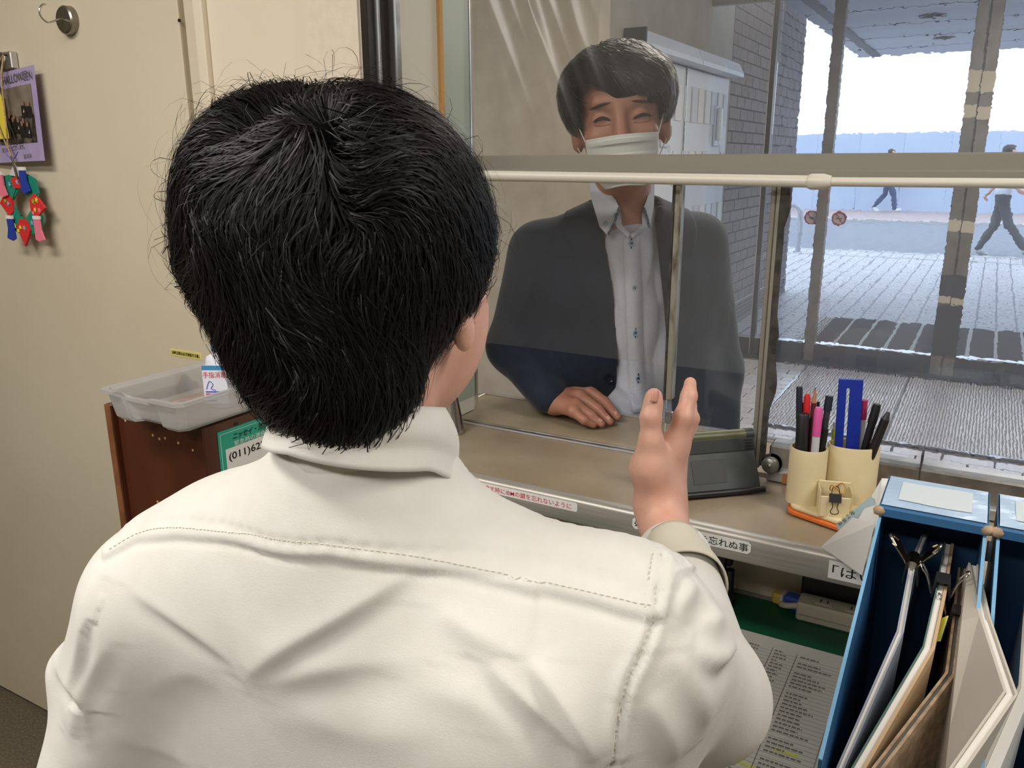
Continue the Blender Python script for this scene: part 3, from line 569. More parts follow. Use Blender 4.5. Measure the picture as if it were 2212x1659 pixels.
prof_b = [(.020, 0), (.022, .004), (.022, .075), (.019, .088), (.009, .094), (.009, .104)]
MB().lathe(prof_b, BC, 28, sx=1.25, sy=.8).obj('bottle_body', mat('bottle_white', '#d9dbe6', .4), bt, smooth=50)
MB().lathe([(.0098, .100), (.0098, .114), (.0001, .115)], BC, 20).obj('cap', mat('cap_blue', '#3f86b8', .4), bt, smooth=40)
def lab(body, u, v, h, wd, m): return text('lettering', body, m, bp_(u, v, -.0245), RTn, (0, 0, 1), h, bt, width=wd, lift=0)
MB().prism([bp_(-.021, .010, -.024), bp_(.021, .010, -.024), bp_(.021, .078, -.024), bp_(-.021, .078, -.024)], FBn*.001).obj('label_face', MATS['bottle_white'], bt)
MB().prism([bp_(-.021, .070, -.0242), bp_(.021, .070, -.0242), bp_(.021, .078, -.0242), bp_(-.021, .078, -.0242)], FBn*.0003).obj('label_band', MATS['cap_blue'], bt)
lab('手指消毒', -.020, .056, .011, .040, MATS['red_print'])
for v, m, wd in ((.030, 'blue_print', .036), (.026, 'red_print', .028), (.020, 'blue_print', .012), (.014, 'blue_print', .018)): MB().prism([bp_(-.018, v, -.0244), bp_(-.018+wd, v, -.0244), bp_(-.018+wd, v+.0022, -.0244), bp_(-.018, v+.0022, -.0244)], FBn*.0003).obj('print_line', MATS[m], bt)
MB().tube(bez([bp_(-.016, .036, -.0245), bp_(-.010, .050, -.0245), bp_(-.004, .044, -.0245), bp_(-.008, .037, -.0245), bp_(.0, .034, -.0245)], 6), .0006, 5).obj('hand_drawing', MATS['blue_print'], bt)
ck = at_z(402, 838, 1.083); st = thing('rubber_stopper', 'small grey rubber stopper lying in the plastic tray', 'stopper', ck)
MB().lathe([(.012, 0), (.014, .006), (.010, .016), (.0085, .020), (.0001, .022)], ck, 20).obj('stopper', mat('grey_rubber', '#5d666e', .6), st, smooth=50); MB().lathe([(.006, .020), (.006, .026), (.0001, .0265)], ck, 14).obj('knob', MATS['grey_rubber'], st, smooth=50)
wt = tag(MB().box(-1.3005, -1.2915, 1.0640, 1.0662, 1.255, 1.272, .0003).obj('white_tag', MATS['white_paper']), 'tiny white tape tag on the door edge behind the clerk\'s head', 'tag')
# chrome cone on the shelf
cn_ = thing('chrome_cone', 'shiny chrome cone stand on the shelf beside the clerk\'s jaw', 'stand', (-.846, 1.235, SZ))
MB().lathe([(.028, 0), (.029, .002), (.027, .008), (.014, .075), (.012, .10)], (-.846, 1.235, SZ-.002), 40).obj('cone', MATS['chrome'], cn_, smooth=50)
MB().lathe([(.012, .10), (.016, .104), (.016, .11), (.0001, .112)], (-.846, 1.235, SZ-.002), 32).obj('cap', MATS['chrome'], cn_, smooth=40)
# ================================================================== LABELS ON THE COUNTER EDGE
FYe = 1.0546
def strip(name, lab, cat, px0, px1, zb, zt, cut, lines):
    a = at_y(px0[0], px0[1], FYe)[0]; b = at_y(px1[0], px1[1], FYe)[0]; t = thing(name, lab, cat, ((a+b)/2, FYe, zb)); c = cut
    MB().prism([(a, FYe, zb+c), (a+c, FYe, zb), (b-c, FYe, zb), (b, FYe, zb+c), (b, FYe, zt-c), (b-c, FYe, zt), (a+c, FYe, zt), (a, FYe, zt-c)], (0, -.0003, 0)).obj('strip', MATS['white_paper'], t)
    for body, x0, wd, h, z0, m in lines: text('lettering', body, m, (x0, FYe-.0005, z0), (1, 0, 0), (0, 0, 1), h, t, width=wd, lift=0, bold=.006)
strip('reminder_label', 'long white label with red Japanese handwriting-style print on the counter edge', 'label', (985, 1030), (1247, 1090), .9800, .9945, .002, [('の鍵を渡す時にIBMの鍵を忘れないように', -.689, .187, .0095, .9822, MATS['red_print'])])
strip('handover_label', 'white label with black print on the counter edge behind the raised wrist', 'label', (1366, 1130), (1622, 1185), .9745, .9925, .004, [('※', -.399, .012, .0115, .9775, MATS['black_print']), ('替えを忘れぬ事', -.330, .098, .0125, .9770, MATS['black_print'])])
strip('reply_label', 'white label with black bracketed print half hidden by the blue file box', 'label', (1790, 1225), (1905, 1250), .9670, .9925, .0002, [('「はい」', -.122, .062, .0155, .9715, MATS['black_print'])])
# ================================================================== TERMINAL ON THE SHELF
mat('dark_plastic', '#3c4142', .5, color2='#363b3c', scale=60); mat('olive_plastic', '#55583a', .4); mat('black_plastic', '#1b1b1d', .45); mat('dark_plastic2', '#2d3132', .5)
B0, B1 = V(-.372, 1.114, SZ), V(-.253, 1.220, SZ); ax = unit(B1-B0); nb_ = V(-ax[1], ax[0], 0); LT = np.linalg.norm(B1-B0)
def dv(u, d, z): return B0+ax*u+nb_*d+V(0, 0, z)
dvc = thing('card_terminal', 'dark grey terminal with an olive top bar standing on the counter shelf', 'terminal', dv(LT/2, .03, 0))
MB().prism([dv(.0, .006, .006), dv(0, .036, .060), dv(0, .045, .060), dv(0, .060, .004)], ax*LT).obj('back_plate', MATS['dark_plastic'], dvc, bevel=.002)
MB().prism([dv(-.001, .034, .058), dv(-.001, .042, .080), dv(-.001, .062, .082), dv(-.001, .060, .056)], ax*(LT+.002)).obj('upper_shell', MATS['dark_plastic2'], dvc, bevel=.002)
MB().tube([dv(0, .051, .080), dv(LT-.012, .051, .080)], .0095, 20).obj('top_bar', MATS['olive_plastic'], dvc, smooth=40); MB().tube([dv(LT-.012, .051, .080), dv(LT+.001, .051, .080)], .0100, 20).obj('bar_end', MATS['dark_plastic2'], dvc, smooth=40)
MB().tube([dv(-.002, .003, .0052), dv(LT+.004, .003, .0052)], .005, 14).obj('foot_bar', MATS['black_plastic'], dvc, smooth=40)
def slope(u, z): return dv(u, .006+(z-.006)/.054*.030-.0008, z)
MB().prism([slope(.050, .018), slope(.105, .018), slope(.105, .050), slope(.050, .050)], nb_*.001).obj('battery_cover', MATS['dark_plastic2'], dvc)
for k in range(4): MB().prism([dv(LT-.016, .0345+.0018*k-.0012, .062+.004*k), dv(LT-.003, .0345+.0018*k-.0012, .062+.004*k), dv(LT-.003, .0350+.0018*k-.0012, .0635+.004*k), dv(LT-.016, .0350+.0018*k-.0012, .0635+.004*k)], nb_*.001).obj('vent_slot', MATS['black_plastic'], dvc)
kb = thing('door_knob', 'small grey round knob on the window sill right of the terminal', 'knob', (-.262, 1.272, 1.028))
MB().lathe([(.006, 0), (.006, -.006), (.013, -.008), (.014, -.014), (.011, -.018), (.0001, -.019)], (-.256, 1.286, 1.028), 28, axis='y').obj('knob', mat('knob_grey', '#8d8c89', .35, .6), kb, smooth=50); MB().lathe([(.004, -.019), (.0001, -.0205)], (-.256, 1.286, 1.028), 16, axis='y').obj('centre', MATS['aluminium'], kb)
MB().lathe([(.016, 0), (.016, -.002)], (-.256, 1.287, 1.028), 24, axis='y').obj('plate', MATS['aluminium'], kb)
dm = thing('clear_dome', 'clear plastic dome resting against the glass behind the pen stand', 'dome', (-.222, 1.362, 1.0285))
MB().lathe([(.026, 0), (.025, .010), (.019, .019), (.010, .024), (.0001, .026)], (-.222, 1.362, 1.0305), 32).obj('dome', MATS['pane_glass'], dm, smooth=80)
MB().lathe([(.028, 0), (.028, .003), (.0001, .003)], (-.222, 1.362, 1.0285), 32).obj('rim', mat('dome_rim', '#93999c', .3, .4), dm); MB().lathe([(.004, .023), (.003, .032), (.0001, .033)], (-.222, 1.362, 1.0305), 12).obj('stud', MATS['aluminium'], dm)
MB().box(-.25, 2.0, 1.33, 1.40, .962, 1.028, .001).obj('outer_sill', MATS['aluminium'], win)
for x0, x1, lab in ((-.236, -.205, 'short orange-brown tape piece left of the pen stand'), (-.125, -.06, 'long orange-brown tape piece between pen stand and file box')): tag(MB().box(x0, x1, 1.2735, 1.2750, 1.0005, 1.017).obj('tape_piece', mat('orange_tape', '#a5683a', .7)), lab, 'tape', 'orange tape on the sill')
# ================================================================== PEN STAND
mat('cream_plastic', '#dccda6', .4, color2='#d6c69c', scale=20); mat('orange_plastic', '#d9702a', .45)
ps = thing('pen_stand', 'cream two-tube pen stand on an orange base beside the file boxes', 'pen stand', (-.155, 1.19, SZ))
def oval(pts, r, z0, z1, n=10):  # rounded hull around points
    P = []; m = len(pts)
    for i, p in enumerate(pts):
        a = np.array(pts[i-1]); b = np.array(p); c = np.array(pts[(i+1) % m]); d1 = unit(b-a); d2 = unit(c-b); a1 = math.atan2(-d1[0], d1[1]); a2 = math.atan2(-d2[0], d2[1])
        a1 = math.atan2(d1[1], d1[0])-math.pi/2; a2 = math.atan2(d2[1], d2[0])-math.pi/2
        while a2 < a1: a2 += 2*math.pi
        for k in range(n+1): t_ = a1+(a2-a1)*k/n; P.append((b[0]+r*math.cos(t_), b[1]+r*math.sin(t_), z0))
    return P, (0, 0, z1-z0)
T1, T2, T3 = V(-.187, 1.192), V(-.131, 1.226), V(-.143, 1.163)
hull = [T1+V(.002, -.016), T3+V(.028, -.012), T2+V(.012, .010), T1+V(.0, .018)]
MB().prism(*oval(hull, .022, SZ, SZ+.007)).obj('orange_base', MATS['orange_plastic'], ps, bevel=.002)
MB().prism(*oval(hull, .018, SZ+.007, SZ+.014)).obj('cream_base', MATS['cream_plastic'], ps, bevel=.003)
def cup(c, r, sx, sy, h, rot): # open tube
    pr = [(r, .012), (r, h-.002), (r-.001, h), (r-.003, h-.001), (r-.0035, .018), (.0001, .018)]; me = MB(); me.lathe(pr, (0, 0, 0), 40, sx, sy)
    R = Matrix.Rotation(rot, 3, 'Z'); me.v = [tuple(np.array(R @ Vector(v))+V(c[0], c[1], SZ)) for v in me.v]; return me
cup(T1, .0265, 1, 1, .097, 0).obj('tube', MATS['cream_plastic'], ps, smooth=50); cup(T2, .030, 1.22, .85, .100, .35).obj('tube', MATS['cream_plastic'], ps, smooth=50)
M3 = Matrix.Translation((T3[0], T3[1], SZ)) @ Matrix.Rotation(.25, 4, 'Z')
def mbx(*a, b=.001): return MB().box(*a, b, M3)
mbx(-.019, .021, -.016, -.014, .012, .044).obj('clip_box_front', MATS['cream_plastic'], ps); mbx(-.021, -.019, -.016, .016, .012, .052).obj('clip_box_side', MATS['cream_plastic'], ps); mbx(.021, .023, -.016, .016, .012, .052).obj('clip_box_side', MATS['cream_plastic'], ps); mbx(-.021, .023, .014, .016, .012, .056).obj('clip_box_back', MATS['cream_plastic'], ps)
bcl = thing('binder_clip', 'small black binder clip on the front box of the pen stand', 'clip', tuple(M3 @ Vector((0, -.016, .04))))
MB().prism([tuple(M3 @ Vector(p)) for p in ((-.008, -.0195, .037), (-.008, -.0150, .0475), (-.008, -.0120, .0475), (-.008, -.0105, .037), (-.008, -.0118, .037), (-.008, -.0135, .0465), (-.008, -.0150, .0465), (-.008, -.0183, .037))], tuple((M3.to_3x3() @ Vector((.016, 0, 0))))).obj('spring_body', MATS['black_plastic'], bcl)
MB().tube([tuple(M3 @ Vector(p)) for p in [tuple(q) for q in bez([(-.004, -.0195, .037), (-.003, -.0200, .030), (-.0055, -.0205, .024), (-.003, -.0205, .0205), (.003, -.0205, .0205), (.0055, -.0205, .024), (.003, -.0200, .030), (.004, -.0195, .037)], 5)]], .0006, 6).obj('wire_lever', MATS['dark_aluminium'], bcl)
MB().tube([tuple(M3 @ Vector(p)) for p in [tuple(q) for q in bez([(-.004, -.0105, .037), (-.004, -.006, .048), (-.002, -.003, .054), (.004, -.003, .054), (.006, -.006, .048), (.005, -.0105, .037)], 5)]], .0006, 6).obj('wire_lever', MATS['dark_aluminium'], bcl)
rb_ = tag(MB().tube([tuple(M3 @ Vector((.004+.010*math.cos(a), .004+.009*math.sin(a), .050+.006*math.sin(a*2)))) for a in np.linspace(0, 6.28, 24)], .0008, 6).obj('rubber_band', mat('band_amber', '#c98a2c', .6), None, smooth=60), 'amber rubber band in the front box of the pen stand', 'rubber band')
def pen(name, lab, cat, foot, tip, segs, parts_mats, names):
    """segs: list of lists of (t along the pen, radius), one list for each part"""
    f, t_ = V(*foot), V(*tip); th = thing(name, lab, cat, foot, group='pens in the pen stand')
    for s_, m, nme in zip(segs, parts_mats, names): MB().tube([f+(t_-f)*a for a, r in s_], [r for a, r in s_], 14).obj(nme, m if not isinstance(m, str) else MATS[m], th, smooth=40)
def foot1(dx, dy): return (T1[0]+dx, T1[1]+dy, SZ+.019)
def foot2(dx, dy): return (T2[0]+dx, T2[1]+dy, SZ+.019)
def tipy(px, py, y): return at_y(px, py, y)
mat('navy_plastic', '#1f2334', .4); mat('red_plastic', '#c2252b', .4); mat('maroon', '#55202c', .4); mat('wood_tip', '#a9714c', .7); mat('pink_plastic', '#d4569a', .4); mat('clear_grey', '#c6c6cc', .35); mat('grey_pen', '#35353c', .45); mat('magenta', '#a52a5c', .5); mat('lime_plastic', '#b7b93c', .4)
pen('marker_pen', 'thick black marker standing cap up in the left tube', 'marker', foot1(-.006, -.010), tipy(1735, 893, T1[1]-.008), [[(0, .0075), (.52, .0075)], [(.52, .0088), (.56, .0090), (.985, .0086), (1, .0075)], [(.50, .0080), (.525, .0080)]], ['black_plastic', 'black_plastic', 'white_plastic'], ['barrel', 'cap', 'ring'])
pen('slim_pen', 'slim dark grey pen at the far left of the stand', 'pen', foot1(-.010, .004), tipy(1727, 835, T1[1]+.006), [[(0, .004), (.70, .0042)], [(.70, .0045), (.99, .0045), (1, .004)]], ['grey_pen', 'navy_plastic'], ['barrel', 'cap'])
pen('red_pen', 'red capped ballpoint pen in the left tube', 'pen', foot1(-.002, .006), tipy(1744, 851, T1[1]+.008), [[(0, .0045), (.80, .0045)], [(.80, .0047), (.96, .0047), (1, .003)]], ['clear_grey', 'red_plastic'], ['barrel', 'cap'])
pen('red_marker_pen', 'short red pen half hidden behind the red capped pen', 'pen', foot1(-.006, .010), tipy(1735, 868, T1[1]+.014), [[(0, .0045), (.85, .0045)], [(.85, .005), (1, .0045)]], ['clear_grey', 'red_plastic'], ['barrel', 'cap'])
pen('pencil', 'maroon pencil with sharpened wooden tip', 'pencil', foot1(.002, .002), tipy(1761, 836, T1[1]+.010), [[(0, .0038), (.86, .0038)], [(.86, .0037), (.975, .0010)], [(.975, .0010), (1, .0002)]], ['maroon', 'wood_tip', 'black_plastic'], ['shaft', 'wood_cone', 'lead'])
pen('pink_marker', 'pink capped clear marker in the left tube', 'marker', foot1(.010, -.010), tipy(1769, 880, T1[1]-.006), [[(0, .0055), (.70, .0055)], [(.70, .0060), (.97, .0060), (1, .0045)]], ['clear_grey', 'pink_plastic'], ['barrel', 'cap'])
pen('black_pen', 'black pen leaning right between the two tubes', 'pen', foot1(.012, .006), tipy(1792, 855, T1[1]+.022), [[(0, .0058), (.68, .0060)], [(.68, .0045), (.86, .0045)], [(.86, .0058), (1, .0055)]], ['black_plastic', 'grey_pen', 'navy_plastic'], ['barrel', 'neck', 'cap'])
pen('click_pen', 'thin black click pen behind the pink marker', 'pen', foot1(.006, .012), tipy(1768, 868, T1[1]+.016), [[(0, .004), (.86, .004)], [(.86, .002), (1, .002)]], ['black_plastic', 'black_plastic'], ['barrel', 'button'])
pen('gel_pen', 'black gel pen leaning right behind the blue ruler', 'pen', foot2(.004, .002), tipy(1895, 873, T2[1]+.004), [[(0, .005), (.80, .0056)], [(.80, .0062), (.95, .0062), (1, .005)]], ['black_plastic', 'black_plastic'], ['barrel', 'cap'])
pen('fat_gel_pen', 'black gel pen leaning farthest right out of the stand', 'pen', foot2(.008, -.010), tipy(1919, 890, T2[1]-.004), [[(0, .005), (.55, .0065), (.92, .0060)], [(.92, .0055), (1, .0025)]], ['black_plastic', 'grey_pen'], ['barrel', 'tip'])
pen('magenta_pen', 'magenta pen peeping out right of the ruler', 'pen', foot2(.010, .012), tipy(1866, 864, T2[1]+.016), [[(0, .005), (.8, .005)], [(.8, .0055), (1, .0055)]], ['clear_grey', 'magenta'], ['barrel', 'cap'])
pen('lime_cutter', 'lime green cutter low behind the ruler', 'cutter', foot2(-.020, .004), tipy(1806, 912, T2[1]+.012), [[(0, .006), (.9, .006)], [(.9, .005), (1, .004)]], ['lime_plastic', 'clear_grey'], ['barrel', 'tip'])
rl = thing('blue_ruler', 'blue plastic plate ruler with a slot standing in the right tube', 'ruler', foot2(-.01, 0), group='pens in the pen stand')
r0 = at_y(1839, 821, T2[1]-.002); rx = unit(V(RTn[0], RTn[1]*.6, 0)); lo_ = V(T2[0]-.006, T2[1]-.008, SZ+.019); upv = r0-lo_
def rp(u, v): return lo_+upv*v+rx*u
mat('blue_plastic', '#1a2f93', .35)
hw, sw, sc = .0165, .0024, -.003
rm = MB()
for a, b, v0, v1 in ((-hw, sc-sw, 0, 1), (sc+sw, hw, 0, 1), (sc-sw, sc+sw, 0, .42), (sc-sw, sc+sw, .93, 1)): rm.prism([rp(a, v0), rp(b, v0), rp(b, v1), rp(a, v1)], FBn*.002)
rm.obj('plate', MATS['blue_plastic'], rl); MB().prism([rp(-hw, 1), rp(hw, 1), rp(hw, 1.008), rp(-hw, 1.008)], FBn*.0022).obj('edge', mat('blue_edge', '#5567b8', .4), rl)
# ================================================================== DESK
mat('desk_grey', '#9a978e', .5); mat('green_mat', '#0d5a3c', .45, color2='#0b4f35', scale=8); mat('beige_plastic', '#b9b3a0', .5)
dk = thing('desk', 'grey office desk under the counter shelf', 'desk', (0, .95, 0))
MB().box(-.86, 1.5, .60, 1.285, .765, .794, .004).obj('desktop', MATS['desk_grey'], dk)
for x in (-.83, 1.44):
    for y in (.63, 1.24): MB().box(x, x+.04, y, y+.035, 0, .765, .003).obj('leg', MATS['steel'], dk)
gm = tag(MB().box(-.62, .55, .63, 1.262, .794, .797, .001).obj('desk_mat', MATS['green_mat']), 'dark green desk mat covering the desk under the shelf', 'desk mat')
ls = thing('printed_list', 'large printed table of names lying on the green desk mat', 'paper', (-.2, .95, .798))
MB().box(-.50, .02, .72, 1.152, .7972, .7982).obj('sheet', mat('list_paper', '#c9c7c0', .7), ls)
pr_ = MB(); ln = MB()
for r in range(46):
    y = 1.118-r*.0086
    ln.box(-.49, -.10, y-.0022, y-.0019, .7983, .7984)
    for c, (x0, wmax) in enumerate(((-.470, .020), (-.435, .07), (-.352, .02), (-.318, .030), (-.272, .06), (-.196, .02), (-.160, .05))):
        wv = wmax*(.35+.6*random.random())
        if random.random() < .86:
            xx = x0
            while xx < x0+wv: q = random.uniform(.003, .008); pr_.box(xx, min(xx+q, x0+wv), y, y+.0034, .7983, .79845); xx += q+.0012
for x in (-.478, -.44, -.357, -.32, -.276, -.20, -.165, -.10): ln.box(x-.0003, x+.0003, .73, 1.125, .7983, .7985)
pr_.obj('print_rows', mat('faint_print', '#77756f', .7), ls, fix=False)['kind'] = 'stuff'; ln.obj('ruled_lines', MATS['grey_print'], ls, fix=False)['kind'] = 'stuff'
for x, y in ((-.215, .93), (-.235, .868), (-.19, .855), (-.15, .90)): MB().box(x, x+.030, y, y+.007, .79835, .7984).obj('highlight', mat('highlighter', '#cfd07a', .7), ls)
eq = at_z(1700, 1305, .80); er = thing('eraser', 'blue and yellow sleeved eraser on the green mat under the shelf', 'eraser', (eq[0], eq[1], .797))
Me = Matrix.Translation((eq[0], eq[1], .797)) @ Matrix.Rotation(-.15, 4, 'Z')
MB().box(-.004, .030, -.012, .012, 0, .022, .003, Me).obj('sleeve', mat('eraser_blue', '#2b4a9a', .5), er); MB().box(-.024, -.004, -.011, .011, .001, .020, .004, Me).obj('rubber', mat('eraser_yellow', '#c3a84a', .6), er); MB().box(-.0105, -.004, -.0117, .0117, .0006, .0212, .002, Me).obj('sleeve_edge', mat('eraser_white', '#c2c0b0', .6), er)
pw = thing('power_strip', 'beige power outlet block on the desk beneath the shelf', 'power strip', (-.13, 1.23, .797))
MB().box(-.188, -.045, 1.222, 1.262, .797, .828, .003).obj('housing', MATS['beige_plastic'], pw); MB().box(-.185, -.05, 1.2213, 1.2225, .808, .810).obj('seam', MATS['desk_grey'], pw)
for x in (-.150, -.105):
    MB().box(x-.013, x+.013, 1.232, 1.254, .828, .8295, .001).obj('outlet', MATS['beige_plastic'], pw)
    for q in (-.005, .005): MB().box(x+q-.001, x+q+.001, 1.238, 1.247, .8294, .8300).obj('slot', MATS['black_plastic'], pw)
MB().tube(bez([(-.188, 1.242, .812), (-.205, 1.240, .808), (-.215, 1.248, .804), (-.20, 1.257, .802)], 6), .005, 10).obj('cable', MATS['beige_plastic'], pw, smooth=60)
bxk = thing('black_adapter', 'black adapter box standing behind the power outlet block', 'adapter', (-.12, 1.275, .797))
MB().box(-.19, -.05, 1.264, 1.278, .797, .865, .003).obj('case', MATS['black_plastic'], bxk); MB().box(-.186, -.06, 1.2632, 1.2642, .80, .812).obj('label_strip', MATS['dark_plastic'], bxk)
hp_ = at_z(1545, 1290, .80)
bkk = thing('hole_punch', 'black hole punch standing under the shelf behind the raised sleeve', 'punch', (hp_[0], hp_[1], .797))
Mh = Matrix.Translation((hp_[0], hp_[1], .797)) @ Matrix.Rotation(.3, 4, 'Z')
MB().box(-.05, .03, -.02, .02, 0, .014, .003, Mh).obj('base', MATS['black_plastic'], bkk); MB().box(-.002, .014, -.016, .016, .014, .10, .004, Mh).obj('upright', MATS['black_plastic'], bkk); MB().box(-.05, .024, -.012, .012, .066, .082, .004, Mh).obj('lever', MATS['black_plastic'], bkk)
MB().tube([tuple(Mh @ Vector(p)) for p in ((.020, -.018, .03), (.020, -.018, .065))], .007, 14).obj('knob', MATS['black_plastic'], bkk, smooth=40)
nbk = thing('notebook_stack', 'purple-edged notebook lying under the shelf by the raised sleeve', 'notebook', (-.40, 1.235, .797))
MB().box(-.47, -.352, 1.17, 1.262, .797, .803, .001).obj('cover', mat('purple_cover', '#4a2440', .5), nbk); MB().box(-.468, -.354, 1.172, 1.26, .803, .835).obj('pages', mat('page_tan', '#b29c82', .8), nbk); MB().box(-.47, -.352, 1.17, 1.262, .835, .840, .001).obj('cover', MATS['purple_cover'], nbk)
# ================================================================== FILE BOXES
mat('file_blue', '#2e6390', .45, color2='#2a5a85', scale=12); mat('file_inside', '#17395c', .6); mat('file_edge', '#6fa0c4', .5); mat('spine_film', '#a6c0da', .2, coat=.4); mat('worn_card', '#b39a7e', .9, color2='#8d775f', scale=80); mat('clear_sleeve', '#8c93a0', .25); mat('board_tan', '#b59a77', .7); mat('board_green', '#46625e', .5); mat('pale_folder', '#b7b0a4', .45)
def file_box(x0, x1, lab, contents):
    t = thing('file_box', lab, 'file box', ((x0+x1)/2, .83, .798), group='blue file boxes on the desk'); zb, th = .7985, .0028
    side = [(1.035, zb), (1.035, 1.128), (.945, 1.128), (.935, 1.112), (.62, 1.022), (.62, zb)]
    for a, nm in ((x0, 'side_wall'), (x1-th, 'side_wall')):
        MB().prism([(a, y, z) for y, z in side], (th, 0, 0)).obj(nm, MATS['file_blue'], t)
        MB().prism([(a-.0002, .935, 1.1125), (a-.0002, .62, 1.0225), (a-.0002, .62, 1.0237), (a-.0002, .935, 1.1139)], (th+.0004, 0, 0)).obj('rim_edge', MATS['file_edge'], t)
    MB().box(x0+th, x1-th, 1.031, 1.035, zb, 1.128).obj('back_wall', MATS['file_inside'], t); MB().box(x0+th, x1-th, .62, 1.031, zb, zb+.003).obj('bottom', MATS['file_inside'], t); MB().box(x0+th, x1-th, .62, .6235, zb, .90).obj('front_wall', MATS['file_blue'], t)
    MB().prism([(x0-.001, 1.037, 1.128), (x0-.001, .939, 1.128), (x0-.001, .936, 1.125), (x0-.001, .936, 1.116), (x0-.001, .9395, 1.116), (x0-.001, .9395, 1.1235), (x0-.001, 1.033, 1.1255)], (x1-x0+.002, 0, 0)).obj('spine_cap', MATS['file_blue'], t)
    MB().grid(lambda u, v: (x0+.001+(x1-x0-.002)*u, .938+.097*v, 1.1292+.0010*math.sin(7*u+3*v)*math.sin(math.pi*v)), 12, 8).obj('spine_film', MATS['spine_film'], t)
    MB().grid(lambda u, v: (x0+.016+(x1-x0-.032)*u, .958+.062*v, 1.1299+.0010*math.sin(7*(.12+.76*u)+3*(.2+.64*v))*math.sin(math.pi*(.2+.64*v))), 12, 6).obj('spine_label', mat('spine_paper', '#c3ccd0', .6), t)
    for a in (x0, x1):
        bm_ = MB(); bm_.lathe([(.0001, -.006), (.005, -.005), (.0065, 0), (.004, .004), (.0001, .005)], (a, .9385, 1.122), 9, 1.1, .9); bm_.obj('worn_corner', MATS['worn_card'], t, smooth=80)
    return t
fb1 = file_box(-.0665, .0385, 'blue cardboard file box full of clipped papers nearest the pen stand', True)
fb2 = file_box(.0480, .153, 'blue cardboard file box cut off by the right edge of the picture', True)
MB().tube([(.0432, .938, 1.11), (.0432, .930, 1.09)], .003, 8).obj('grey_tape', MATS['dark_plastic'], fb1)

def bundle(name, lab, cat, path, lean, th, layers, zbot=.803, xmax=None):
    """sheaf of sheets standing on edge; path = top edge points from far to near; lean = shift of the bottom; xmax keeps it inside the box wall below the rim; layers: (share, material, part)"""
    P = [np.array(p, float) for p in path]; t = thing(name, lab, cat, (P[0][0]+lean, P[0][1], zbot), group='papers in the blue file box'); o = 0; rim = lambda y: np.interp(y, [.62, .935, .94, 1.1], [1.022, 1.112, 1.128, 1.128])
    for sh_, m, nm in layers:
        a, b = o*th, (o+sh_*.93)*th; o += sh_; mb_ = MB(); vs = []; ins = 0 if 'cover' in nm or 'board' in nm else .0022
        for p in P:
            zm = min(p[2]-.010, rim(p[1])-.002); xm = p[0] if xmax is None else min(p[0], xmax-th)
            for x_, z in ((p[0], p[2]-ins), (xm, zm), (xm+lean, zbot)):
                for d in (a, b): vs.append(V(x_+d, p[1], z))
        fs = []
        for i in range(len(P)-1):
            j = i*6; k = j+6; fs += [(j, j+1, k+1, k), (j+4, k+4, k+5, j+5)]
            for q in (0, 2): fs += [(j+q, k+q, k+q+2, j+q+2), (j+q+1, j+q+3, k+q+3, k+q+1)]
        e = (len(P)-1)*6; fs += [(0, 2, 3, 1), (2, 4, 5, 3), (e, e+1, e+3, e+2), (e+2, e+3, e+5, e+4)]
        mb_.add(vs, fs).obj(nm, MATS[m], t)
    return t
mat('sheet_white', '#d6d2ca', .7)
p1 = [at_z(1994, 1148, 1.072), at_z(1965, 1215, 1.074), at_z(1937, 1362, 1.070), at_y(1806, 1659, .655)]
p2_ = [at_z(2040, 1170, 1.068), at_z(2022, 1270, 1.072), at_z(1993, 1395, 1.062), at_y(1838, 1659, .650)]
p3_ = [at_z(2070, 1225, 1.050), at_z(2058, 1330, 1.052), at_z(2042, 1452, 1.045), at_y(1882, 1659, .650)]
p4_ = [at_z(2092, 1215, 1.078), at_z(2115, 1330, 1.085), at_z(2168, 1492, 1.088), at_z(2050, 1659, 1.06)]
bundle('paper_sheaf', 'leftmost sheaf of papers in a clear sleeve held by a silver clip', 'papers', p1, -.012, .0062, ((.25, 'clear_sleeve', 'sleeve_cover'), (.5, 'sheet_white', 'sheets'), (.25, 'clear_sleeve', 'sleeve_cover')))
bundle('clipped_sheaf', 'thick white sheaf with a tan board held by black clips', 'papers', p2_, -.014, .0115, ((.12, 'board_green', 'front_cover'), (.5, 'sheet_white', 'sheets'), (.28, 'board_tan', 'board')))
bundle('old_folder', 'worn tan cardboard folder between the thick sheaf and the pale folder', 'folder', p3_, -.012, .0085, ((.3, 'worn_card', 'front_cover'), (.35, 'grey_print', 'pages'), (.35, 'worn_card', 'back_cover')))
bundle('pale_folder', 'bulging pale grey folder leaning over the right wall of the file box', 'folder', p4_, -.008, .010, ((.2, 'pale_folder', 'front_cover'), (.6, 'sheet_white', 'pages'), (.2, 'pale_folder', 'back_cover')), xmax=.0345)
q1 = [V(.085, 1.0, 1.06), V(.095, .85, 1.06), V(.10, .64, 1.03)]
bundle('box_two_sheaf', 'sheaf of printed pages in the right-hand file box', 'papers', [at_z(2212, 1300, 1.03), at_z(2200, 1480, 1.03), at_z(2120, 1659, 1.03)], -.01, .012, ((.2, 'pale_folder', 'front_cover'), (.8, 'sheet_white', 'pages')))
ysl = tag(MB().prism([at_z(2035, 1335, 1.062), at_z(2047, 1330, 1.066), at_z(2030, 1385, 1.045), at_z(2022, 1385, 1.045)], (.0008, 0, 0)).obj('yellow_slip', MATS['lime_plastic']), 'small yellow index slip sticking up among the clipped papers', 'slip')
